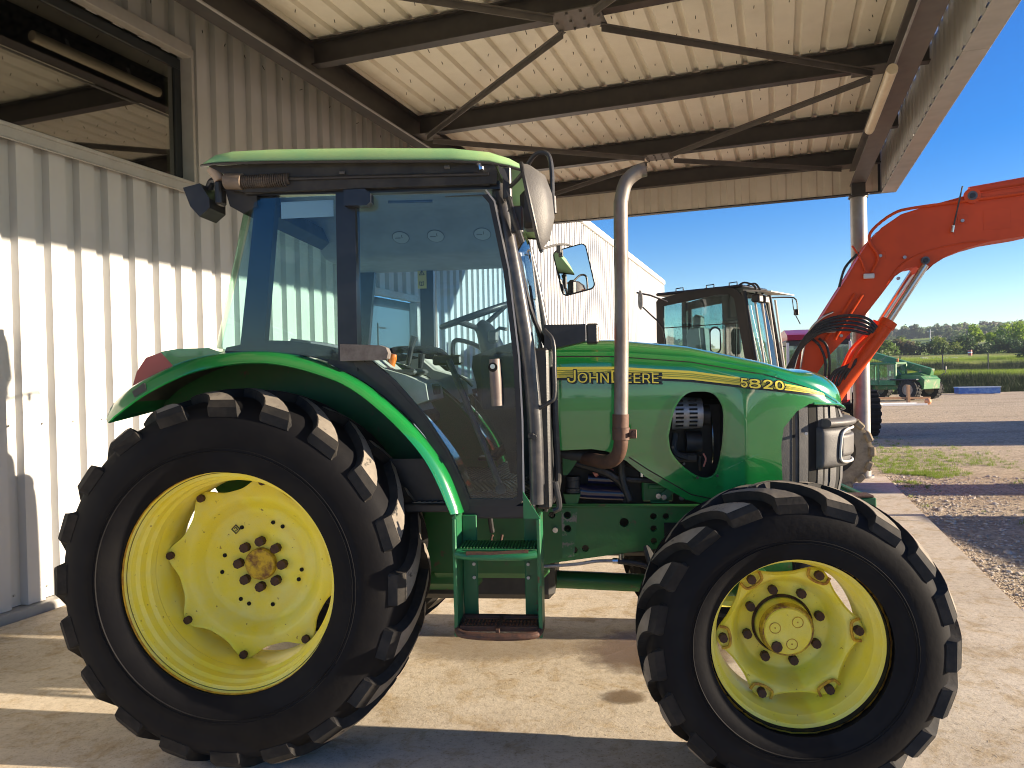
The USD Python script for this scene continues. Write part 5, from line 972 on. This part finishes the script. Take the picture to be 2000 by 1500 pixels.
bm = obj('boom', prism(Polygon(btop + bbot), -.20, .20), M['orange'], exc, smooth=25)
obj('boom_edge', [bar((a[0], s * .2, a[1]), (b[0], s * .2, b[1]), .03, .012) for s in (-1, 1) for a, b in list(zip(btop[:-1], btop[1:]))], M['orange'], bm)
obj('boom_flange', [tube([(1.02, -.205, 2.72), (1.2, -.206, 2.98), (1.5, -.206, 3.14), (1.9, -.206, 3.22), (2.25, -.206, 3.235)], .008, 6, 4)], M['orange'], bm)
obj('boom_pin', [cyl((1.50, -.25, 3.02), (1.50, .25, 3.02), .052, 24), cyl((2.07, -.24, 3.84), (2.07, -.20, 3.84), .06, 24)], M['grey'], bm)
obj('pin_cap', [cyl((1.50, -.262, 3.02), (1.50, -.25, 3.02), .03, 20), cyl((2.07, -.25, 3.84), (2.07, -.24, 3.84), .035, 20)], M['engine'], bm)
obj('boom_lug', [prism(Point(2.07, 3.84).buffer(.10), -.235, -.20)], M['orange'], bm)
obj('boom_pipe', [tube([(.62, -.235, 2.62), (.36, -.235, 2.18), (.24, -.235, 2.0)], .018, 8), tube([(.72, -.235, 2.60), (.47, -.235, 2.2), (.36, -.235, 2.0)], .018, 8), tube([(.60, -.22, 3.28), (.70, -.23, 3.10), (.76, -.23, 2.92)], .014, 8, 3),
                  tube([(.84, -.23, 2.9), (.92, -.23, 3.1), (.82, -.23, 3.32), (.86, -.22, 3.48), (1.12, -.22, 3.68), (1.4, -.22, 3.74), (2.2, -.22, 3.79), (3.2, -.22, 3.86)], .02, 8, 4)], M['orange'], bm)
obj('pipe_clamp', [chbox((.80, -.245, 2.85), (.14, .03, .07), .01), chbox((.30, -.245, 2.13), (.14, .03, .07), .01)], M['chrome_trim'], bm)
obj('boom_bolt', [cyl((x, -.235, z), (x, -.20, z), .022, 10) for x, z in ((1.17, 2.80), (.44, 2.05), (.95, 3.12), (1.25, 3.08), (1.95, 3.52))], M['alum'], bm)
for q_ in ((.90, 1.02, -.206, -.20, 3.08, 3.18, .004), (1.9, 2.02, -.206, -.20, 3.48, 3.60, .004), (2.2, 2.52, -.203, -.20, 3.38, 3.64, .002)): obj('plate_patch', bx(*q_), M['orange'], bm)
obj('boom_hose', [tube([(1.95, -.25, 3.97), (1.90, -.25, 3.74), (1.84, -.25, 3.46)], .010, 8, 4)], M['hose'], bm)
obj('boom_hose', [tube([(.68, -.22, 3.18), (.50, -.26, 2.98), (.42, -.26, 2.72)], .018, 8, 4)], M['hose'], bm)
obj('hose_end', [cyl((1.835, -.25, 3.46), (1.82, -.25, 3.37), .022, 10)], M['steel'], bm)
for o in range(5):
    d_ = o * .045; obj('hose_loop', tube([(-.30 + d_ * .5, -.25 - d_ * .3, 1.55), (-.15 + d_ * .2, -.27, 1.85), (.0 + d_ * .3, -.28 - d_ * .3, 2.08 - d_ * .3), (.2, -.29 - d_ * .4, 2.25 - d_ * .8), (.48, -.30 - d_ * .4, 2.32 - d_ * 1.1), (.75 - d_ * .3, -.32, 2.27 - d_ * 1.1), (.90 - d_ * .6, -.33, 2.08 - d_ * .3), (.88 - d_ * .8, -.34, 1.90 - d_ * .4), (.70 - d_, -.36, 1.74 - d_ * .5), (.50 - d_, -.37, 1.55), (.42 - d_, -.36, 1.35)], .020, 8, 5), M['hose'], exc)
obj('hose_loop', tube([(-.1, -.22, 1.6), (-.05, -.27, 1.9), (.04, -.28, 2.15), (.2, -.25, 2.31), (.34, -.2, 2.38)], .016, 8, 5), M['steel'], exc)
for o in (0, .09): obj('hose_drop', tube([(.06 + o, -.24, 2.02), (.15 + o, -.28, 1.92), (.22 + o * .6, -.30, 1.70), (.20 + o * .6, -.30, 1.40)], .018, 8, 4), M['hose'], exc)
for y in (-.30, .30):
    lc = obj('lift_cylinder', [tube([(1.01, y, 2.19), (.40, y, 1.30), (.22, y, 1.02)], .095, 20), cyl((1.035, y, 2.225), (.985, y, 2.15), .11, 20)], M['orange'], exc)
    obj('cylinder_rod', cyl((1.48, y, 2.95), (1.0, y, 2.18), .048, 18), M['steel'], lc); obj('cylinder_pipe', tube([(.80, y - .12, 2.05), (.62, y - .13, 1.86), (.5, y - .13, 1.6)], .02, 8, 3), M['orange'], lc)
obj('dipper_arm', prism(Polygon([(4.2, 3.95), (4.6, 4.05), (4.75, 3.7), (4.95, 2.2), (4.9, 1.5), (4.75, 1.5), (4.6, 2.4), (4.3, 3.5)]), -.15, .15), M['orange'], exc, smooth=False)
obj('arm_cylinder', [cyl((2.1, 0, 3.93), (3.6, 0, 4.10), .075, 18), cyl((3.6, 0, 4.12), (4.4, 0, 4.05), .05, 14)], M['orange'], exc)
bk_ = Polygon([(4.65, 1.5), (5.0, 1.5), (5.2, 1.2), (5.15, .6), (4.8, .25), (4.35, .35), (4.30, .42), (4.7, .5), (4.85, .8), (4.8, 1.2)])
obj('bucket', prism(bk_, -.45, .45), M['cabgrey'], exc, smooth=False)
# cab: right side at y = .32, far side at y = 1.35
cp = Polygon(smoothpath(np.c_[[(-1.96, 1.2), (-1.96, 2.78), (-1.93, 2.82), (-1.55, 2.90), (-1.08, 2.915), (-.90, 2.88), (-.79, 2.74), (-.62, 1.2)], np.zeros(8)], 1)[:, :2])
side_ = cp.difference(Polygon([(-1.86, 1.70), (-1.86, 2.70), (-1.1, 2.80), (-.97, 2.79), (-.90, 2.72), (-.77, 1.70)]))
_obj = obj
def CT(m):
    m = trimesh.util.concatenate(m) if isinstance(m, list) else m.copy(); v = m.vertices.copy(); x = v[:, 0] + .6; x = np.where(x < 0, x * 1.3, x); y = v[:, 1] - .5; c, s = math.cos(-.46), math.sin(-.46)
    v[:, 0] = -.6 + x * c - y * s; v[:, 1] = .5 + x * s + y * c; m.vertices = v; return m
def obj(name, mesh, m, parent=None, **k): return _obj(name, CT(mesh), m, parent, **k)
cb = obj('cab', [prism(side_, .50, .54), prism(side_, 1.46, 1.50), bx(-1.98, -.80, .52, 1.48, 2.88, 2.93, .02), bx(-1.97, -1.92, .54, 1.46, 1.2, 1.75), bx(-1.97, -1.90, 1.38, 1.47, 1.75, 2.85), bx(-1.4, -1.25, 1.42, 1.5, 1.7, 2.86), bx(-1.97, -.65, .52, 1.48, 1.15, 1.25), bx(-.70, -.62, .54, 1.46, 1.2, 1.5)], M['cabgrey'], exc, smooth=25)
obj('cab_glass', [bx(-1.87, -.78, .518, .524, 1.70, 2.79, 0)], M['glass_clear'], cb); obj('cab_glass', [bx(-1.87, -.78, 1.478, 1.484, 1.70, 2.79, 0)], M['glass_clear'], cb)
obj('front_glass', grid([[(-.63, y, 1.5), (-.80, y, 2.80)] for y in (.55, 1.45)]), M['glass_clear'], cb)
obj('rear_glass', grid([[(-1.94, y, 1.76), (-1.94, y, 2.78)] for y in (.55, 1.38)]), M['glass_clear'], cb)
obj('front_pillar', [tube([(-.62, y, 1.4), (-.79, y, 2.82)], .032, 10) for y in (.53, 1.47)], M['cabgrey'], cb)
obj('guard_bar', [tube([(-.56 + .02 * i, .70 + .2 * i, 1.3), (-.72 + .02 * i, .72 + .2 * i, 2.72)], .015, 8) for i in range(4)], M['chrome_trim'], cb)
obj('window_rail', bx(-1.88, -.80, .512, .517, 2.33, 2.345), M['cabgrey'], cb)
obj('cab_step_handle', [tube([(x, .62, 2.93), (x, .62, 2.98), (x + .1, .62, 2.985), (x + .1, .62, 2.94)], .009, 6) for x in (-1.72, -1.30, -1.0)], M['cabgrey'], cb)
obj('sun_visor', [prism(Polygon([(-.80, 2.85), (-.42, 2.79), (-.42, 2.775), (-.80, 2.82)]), .55, 1.45)], M['chrome_trim'], cb)
for y in (.62, .85): obj('work_lamp', [chbox((-.66, y, 2.70), (.10, .14, .12), .02)], M['black'], cb); obj('lamp_glass', [chbox((-.606, y, 2.70), (.008, .12, .10), .003)], M['chrome_trim'], cb)
obj('lamp_wiring', [tube([(-.88, .6, 2.92), (-.8, .6, 2.96), (-.7, .65, 2.90), (-.66, .62, 2.78)], .014, 8, 4), tube([(-.84, .8, 2.93), (-.74, .82, 2.95), (-.66, .85, 2.78)], .014, 8, 4)], M['hose'], cb)
se = obj('operator_seat', [trimesh.convex.convex_hull(np.array([(x, y, z) for y in (.78, 1.22) for x, z in ((-1.58, 1.55), (-1.42, 1.55), (-1.48, 2.32), (-1.60, 2.34), (-1.66, 2.2))])), bx(-1.6, -1.1, .76, 1.24, 1.45, 1.6, .04), bx(-1.62, -1.52, .88, 1.12, 2.30, 2.55, .04)], paint('pale_seat', (.25, .27, .28), .8), cb)
obj('pillar_post', [bx(-1.28, -1.16, 1.40, 1.46, 1.6, 2.85), tube([(-1.05, .9, 1.5), (-1.03, .9, 2.25), (-1.03, .9, 2.42)], .02, 8), bx(-1.12, -.95, .84, .98, 2.40, 2.47, .02)], M['cabgrey'], cb)
obj = _obj
em = obj('door_mirror', [trimesh.convex.convex_hull(np.array([(-1.24 + .085 * math.cos(q) * (1 if abs(math.sin(q)) > .2 else 1), y, 2.07 + .09 * math.sin(q) + .12 * np.sign(math.sin(q))) for y in (.40, .47) for q in np.linspace(0, 2 * pi, 24)]))], M['black'], exc, smooth=30)
obj('mirror_face', [trimesh.convex.convex_hull(np.array([(-1.24 + .066 * math.cos(q), y, 2.07 + .07 * math.sin(q) + .11 * np.sign(math.sin(q))) for y in (.394, .399) for q in np.linspace(.01, 2 * pi + .01, 24)]))], M['mirror'], em)
obj('mirror_stem', [tube([(-1.24, .44, 1.9), (-1.24, .44, 1.5)], .02, 8)], M['black'], em)
mr = obj('rear_mirror', [tube([(-1.95, .52, 2.70), (-2.2, .36, 2.80), (-2.40, .25, 2.84)], .014, 8), tube([(-1.99, .5, 1.92), (-2.02, .48, 2.28), (-2.2, .38, 2.50), (-2.32, .32, 2.62)], .012, 8, 2)], M['cabgrey'], exc)
obj('mirror_shell', trimesh.convex.convex_hull(np.array([(-2.34 + .035 * math.cos(q), y, 2.72 + .15 * math.sin(q)) for y in (.20, .26) for q in np.linspace(0, 2 * pi, 20)])), M['alum'], mr)
obj('far_mirror', [tube([(-.5, 1.5, 2.78), (-.1, 1.75, 2.80), (.06, 1.8, 2.76), (.08, 1.8, 2.55)], .012, 8, 3), tube([(.0, 1.78, 2.77), (.03, 1.78, 2.55), (.12, 1.8, 2.35)], .008, 8, 3), chbox((.06, 1.8, 2.55), (.08, .03, .10), .01)], M['cabgrey'], exc)
obj('engine_cover', [bx(-3.9, -2.05, -.9, 1.4, 1.05, 1.80, .05), bx(-2.0, -.3, -.95, .28, 1.0, 1.55, .05)], M['orange'], exc)
obj('cover_filler', [bx(-2.34, -2.10, .30, .55, 1.78, 1.98, .03), cyl((-2.38, .4, 1.90), (-2.34, .4, 1.90), .05, 14)], M['orange'], exc); obj('filler_cap', [cyl((-2.18, .42, 1.98), (-2.18, .42, 2.06), .09, 18), bx(-2.12, -2.05, .35, .5, 1.8, 2.05, .02)], M['engine'], exc)
obj('turntable', [cyl((-1.4, .1, .85), (-1.4, .1, 1.05), .6, 32), bx(-2.6, .6, -.45, .65, .55, .85, .04)], M['cabgrey'], exc)
def blocktyre(R, W, n):
    ms = [fixn(lathe([(R * .55, -W * .5), (R * .8, -W * .52), (R * .92, -W * .46), (R * .93, W * .46), (R * .8, W * .52), (R * .55, W * .5)], 48))]
    for k in range(n):
        a_ = k / n * 2 * pi; b = chbox((R * .955, W * .16, 0), (R * .10, W * .72, 2 * pi * R / n * .62), .02); b2 = chbox((R * .90, -W * .46, 0), (R * .16, W * .25, 2 * pi * R / n * .6), .02)
        for q in (b, b2):
            q.apply_transform(trimesh.transformations.rotation_matrix(-a_, (0, 1, 0))); ms.append(q)
    return trimesh.util.concatenate(ms)
for x, y, s in ((.18, -.82, 1), (.18, 1.0, -1), (-2.35, -.82, 1), (-2.35, 1.0, -1)):
    m = blocktyre(.53, .42, 16); m = m if s > 0 else mirror(m); m.apply_translation((x, y, .53))
    wv = obj('wheel', m, M['tread_dusty'], exc, smooth=30); obj('rim', fixn(place(mv(fixn(lathe([(0, -.10), (.16, -.12), (.27, -.17), (.30, -.20), (.30, .2), (0, .2)], 32, closed=False)), (0, y, 0)) if s > 0 else mv(mirror(fixn(lathe([(0, -.10), (.16, -.12), (.27, -.17), (.30, -.20), (.30, .2), (0, .2)], 32, closed=False))), (0, y, 0)), x, .53)), M['engine'], wv)
obj('axle', [cyl((.18, -.8, .53), (.18, 1.0, .53), .12, 16), cyl((-2.35, -.8, .53), (-2.35, 1.0, .53), .12, 16)], M['cabgrey'], exc)

# ------------------------------------------------------------------ red tractor mostly hidden behind the excavator
rt = thing('red_tractor', 'dark red tractor mostly hidden behind the orange boom and excavator cab', 'tractor', (7.9, 19.2, 0), -104)
obj('cab_roof', [trimesh.convex.convex_hull(np.array([(x, y, z) for y in (-.75, .75) for x, z in ((-1.5, 2.36), (-1.45, 2.62), (-.4, 2.66), (.25, 2.50), (.32, 2.36))]))], M['redpaint'], rt, smooth=30)
obj('roof_band', [bx(-1.45, .28, -.78, .78, 2.2, 2.37, .03)], M['engine'], rt)
for x in (-1.4, -.5, .25):
    for y in (-.78, .71): obj('cab_post', bx(x, x + .07, y, y + .07, 1.0, 2.3), M['chrome_trim'], rt)
obj('cab_glass', [bx(-1.4, .3, -.76, -.755, 1.2, 2.22, 0), bx(-1.4, .3, .755, .76, 1.2, 2.22, 0), bx(.28, .285, -.7, .7, 1.2, 2.22, 0)], glass('blue_glass', (.35, .5, .62), .15, .85), rt)
obj('cab_body', [bx(-1.45, .35, -.75, .75, .7, 1.2, .03)], M['engine'], rt); obj('bonnet', [bx(.4, 2.0, -.42, .42, .8, 1.42, .08)], M['redpaint'], rt)
obj('door_mirror', [bx(.40, .46, -1.16, -1.0, 1.75, 2.1, .02), tube([(.28, -.8, 2.2), (.43, -1.08, 2.22), (.43, -1.08, 2.1)], .012, 8)], M['black'], rt)
for x, r, y in ((-1.0, .8, -.9), (-1.0, .8, .9), (1.5, .55, -.85), (1.5, .55, .85)):
    w = blocktyre(r, .42, 20); w.apply_translation((x, y, r)); w = obj('wheel', w, M['rubber'], rt, smooth=30); obj('rim', cyl((x, y - .2 * np.sign(-y), r), (x, y + .16 * np.sign(y), r), r * .55, 24), M['chrome_trim'], w)

# ------------------------------------------------------------------ green telescopic loader across the yard
tl = thing('telescopic_loader', 'small green telescopic loader with raised boom and muddy wheels across the yard', 'loader', (20.0, 37.4, 0), 120)
obj('chassis', [bx(-.9, 2.6, -.55, .55, .5, .95, .05), trimesh.convex.convex_hull(np.array([(x, y, z) for y in (-.6, .2) for x, z in ((-1.1, .6), (-1.1, 1.1), (-.6, 1.38), (.9, 1.2), (.9, .55))]))], M['lime'], tl, smooth=30)
obj('rear_hood', [trimesh.convex.convex_hull(np.array([(x, y, z) for y in (-.66, .66) for x, z in ((-1.15, .55), (-1.2, 1.0), (-1.0, 1.18), (.0, 1.26), (.0, .55))]))], M['lime'], tl, smooth=30)
obj('cab_frame', [bx(x, x + .09, y, y + .09, .8, 1.8) for x in (.05, .95, 1.75) for y in (.05, .92)] + [bx(.05, 1.84, .05, 1.01, 1.78, 1.90, .04), bx(.05, 1.84, .9, 1.01, .75, 1.0), bx(.05, .12, .05, 1.0, .75, 1.08)], M['lime'], tl)
obj('cab_glass', [bx(.14, 1.75, .98, .985, 1.0, 1.78, 0), bx(.08, .085, .14, .92, 1.08, 1.78, 0), bx(1.79, 1.795, .14, .92, 1.0, 1.78, 0), bx(.14, 1.75, .07, .075, 1.0, 1.78, 0)], M['glass_clear'], tl)
obj('boom', [bar((-1.0, -.35, 1.35), (2.4, -.35, 2.38), .32, .34), bar((2.3, -.35, 2.36), (2.9, -.35, 2.5), .26, .26)], M['lime'], tl)
obj('boom_head', [trimesh.convex.convex_hull(np.array([(x, y, z) for y in (-.55, -.15) for x, z in ((2.8, 2.35), (2.85, 2.65), (3.1, 2.6), (3.35, 2.1), (3.2, 1.9))])), bx(3.2, 3.3, -.8, .1, 1.75, 2.25)], M['engine'], tl)
obj('lift_ram', [cyl((.4, -.35, .9), (1.3, -.35, 1.95), .07, 14)], M['steel'], tl)
obj('mudguard', [bx(-1.0, .35, .75, 1.05, .98, 1.05, .02), bx(1.5, 2.75, .75, 1.05, .98, 1.05, .02)], M['engine'], tl)
obj('beacon', [cyl((.4, .3, 1.9), (.4, .3, 2.08), .05, 12)], M['orange_lamp'], tl)
obj('mirror', [tube([(-1.1, -.9, 1.2), (-1.2, -1.1, 1.3), (-1.2, -1.1, 1.6)], .02, 6), bx(-1.25, -1.15, -1.16, -1.04, 1.45, 1.65, .02)], M['black'], tl)
for x, y in ((-.55, .85), (-.55, -.95), (2.1, .85), (2.1, -.95)):
    w = blocktyre(.52, .42, 18); w = mirror(w) if y > 0 else w; w.apply_translation((x, y, .52)); w = obj('wheel', w, M['tread'], tl, smooth=30)
    obj('rim', cyl((x, y - .1 * np.sign(y), .52), (x, y + .17 * np.sign(y), .52), .33, 24), M['muddy'], w); obj('hub', cyl((x, y + .17 * np.sign(y), .52), (x, y + .24 * np.sign(y), .52), .12, 16), M['muddy'], w)
# blue trough, timber post, ball and bars near the loader
tg = thing('long_trough', 'long shallow blue and grey trough lying beside the bank', 'trough', (27.3, 43.6, 0), -12)
obj('shell', [bx(-1.1, 1.1, -.35, -.30, .0, .36), bx(-1.1, 1.1, .30, .35, .0, .36), bx(-1.1, -1.04, -.30, .30, 0, .36), bx(1.04, 1.1, -.30, .30, 0, .4), bx(-1.1, 1.1, -.30, .30, .02, .06)], M['bluep'], tg)
obj('rim', [bx(-1.13, 1.13, -.39, -.29, .361, .40), bx(-1.13, 1.13, .29, .39, .361, .40)], M['white_trim'], tg)
ps = thing('timber_post', 'short raw timber stake standing in front of the green loader', 'post', (17.6, 33.0, -.03)); obj('stake', bx(-.06, .06, -.06, .06, 0, .86), M['palewood'], ps); obj('crossbar', [bar((-1.3, 0, .30), (1.0, 0, .26), .05, .10)], M['palewood'], ps)
pl = obj('steel_bar', [bar((15.6, 32.0, .05), (17.5, 32.2, .03), .10, .10), bar((15.8, 31.6, .03), (17.6, 31.5, .03), .08, .08)], M['white_trim']); tag(pl, 'pale bars lying on the gravel left of the timber stake', 'bar')
bl = obj('float_ball', [trimesh.creation.icosphere(2, .14)], M['palewood'] if False else paint('orange_buoy', (.62, .27, .12), .6)); UsdGeom.Xformable(bl).AddTranslateOp().Set(Gf.Vec3d(18.25, 32.6, .1)); tag(bl, 'small orange ball lying on the gravel by the timber stake', 'ball')
# wire fence on the bank, utility pole, distant stones, red marker
for i, (x, y) in enumerate([(34.6, 59.6), (38.0, 59.2), (31.4, 60), (41.5, 58.8), (45, 58.4), (28.0, 60.2)]):
    p = thing('fence_post', ['dark steel fence post nearest the loader on the bank', 'dark steel fence post in line with the pointed tree', 'dark steel fence post behind the boom of the loader', 'dark steel fence post at the right edge of the picture', 'dark steel fence post beyond the right edge', 'dark steel fence post behind the grey column'][i], 'fence post', (x, y, float(zat(x, y))), group='posts of the wire fence on the bank')
    obj('rod', bx(-.035, .035, -.035, .035, -.1, 1.55), M['engine'], p)
fw = []
for h in (.35, .7, 1.05, 1.45):
    xs_ = np.array([28.0, 31.4, 34.6, 38.0, 41.5, 45]); ys_ = np.array([60.2, 60, 59.6, 59.2, 58.8, 58.4]); fw.append(tube(np.c_[xs_, ys_, zat(xs_, ys_) + h], .008, 5))
tag(obj('fence_wire', fw, M['engine']), 'strands of wire running between the fence posts on the bank', 'fence wire')
up_ = thing('utility_pole', 'pale wooden utility pole on the slope beyond the fence', 'pole', (62.1, 110, float(zat(62.1, 110)))); obj('pole', tube([(0, 0, -.2), (0, 0, 3.6)], [.10, .07], 10), M['flash'], up_); obj('crossarm', bx(-.45, .45, -.04, .04, 3.2, 3.3), M['flash'], up_)
for i in range(9):
    x = 41.2 + i * .45 + RNG.normal() * .1; s = obj('pale_rock', pebble(50 + i), paint(f'pale_rock_{"abcdefghi"[i]}', (.55, .5, .46), .9)); UsdGeom.Xformable(s).AddTranslateOp().Set(Gf.Vec3d(x, 75 + RNG.normal() * .3, float(zat(x, 75)) + .05)); UsdGeom.Xformable(s).AddScaleOp().Set(Gf.Vec3f(.26, .2, .2)); tag(s, 'pale rock in the row along the top of the bank', 'rock', 'row of pale rocks on the bank')
rm = thing('red_marker', 'small red and white marker barrel standing on the upper bank', 'marker', (49.4, 80, float(zat(49.4, 80)))); obj('drum', cyl((0, 0, 0), (0, 0, .62), .2, 16), paint('red_marker_paint', (.5, .10, .08), .5), rm); obj('band', cyl((0, 0, .3), (0, 0, .4), .205, 16), M['white_trim'], rm)

# ------------------------------------------------------------------ trailers parked along the yard to the right, whose long shadows cross the ground in view
def trailer(label, loc, rot, L, W, zb, side, m):
    t = thing('flatbed_trailer', label, 'trailer', loc, rot, 'trailers parked at the side of the yard')
    obj('bed', bx(-L / 2, L / 2, -W / 2, W / 2, zb - .12, zb, .01), m, t); obj('headboard', bx(L / 2 - .08, L / 2, -W / 2, W / 2, zb + .002, zb + side, .01), m, t)
    for s in (-1, 1): obj('side_board', bx(-L / 2, L / 2 - .09, s * W / 2 - .03, s * W / 2 + .03, zb + .002, zb + side * .8, .008), m, t)
    obj('drawbar', bar((L / 2, 0, zb - .2), (L / 2 + 1.4, 0, zb - .35), .1, .12), M['cabgrey'], t)
    for x in (-.25, .25):
        for s in (-1, 1):
            w = blocktyre(.42, .28, 16); w = w if s < 0 else mirror(w); w.apply_translation((x * L * .45, s * (W / 2 - .16), .42)); obj('wheel', w, M['rubber'], t, smooth=30)
trailer('rusty red flatbed trailer standing off to the right near the canopy', (9.6, 5.55, 0), 86, 3.5, 1.3, .72, .5, M['redpaint'])
trailer('grey high-sided trailer standing far off to the right in the yard', (21.5, 17.0, 0), 92, 7.0, 2.4, 1.1, 3.0, M['cabgrey'])

# ------------------------------------------------------------------ thin summer haze
hz = usdkit.material(stage, '/World/Looks/haze_air', {'v': ('principled_volume', {'color': (.78, .88, 1.0), 'density': 0.0003, 'anisotropy': .2})}, [], volume='v.volume')
tag(obj('haze', trimesh.creation.box(bounds=[(-1600, -1600, -2), (1600, 1600, 60)]), hz, smooth=False), 'pale haze softening the far hillside', kind='stuff')
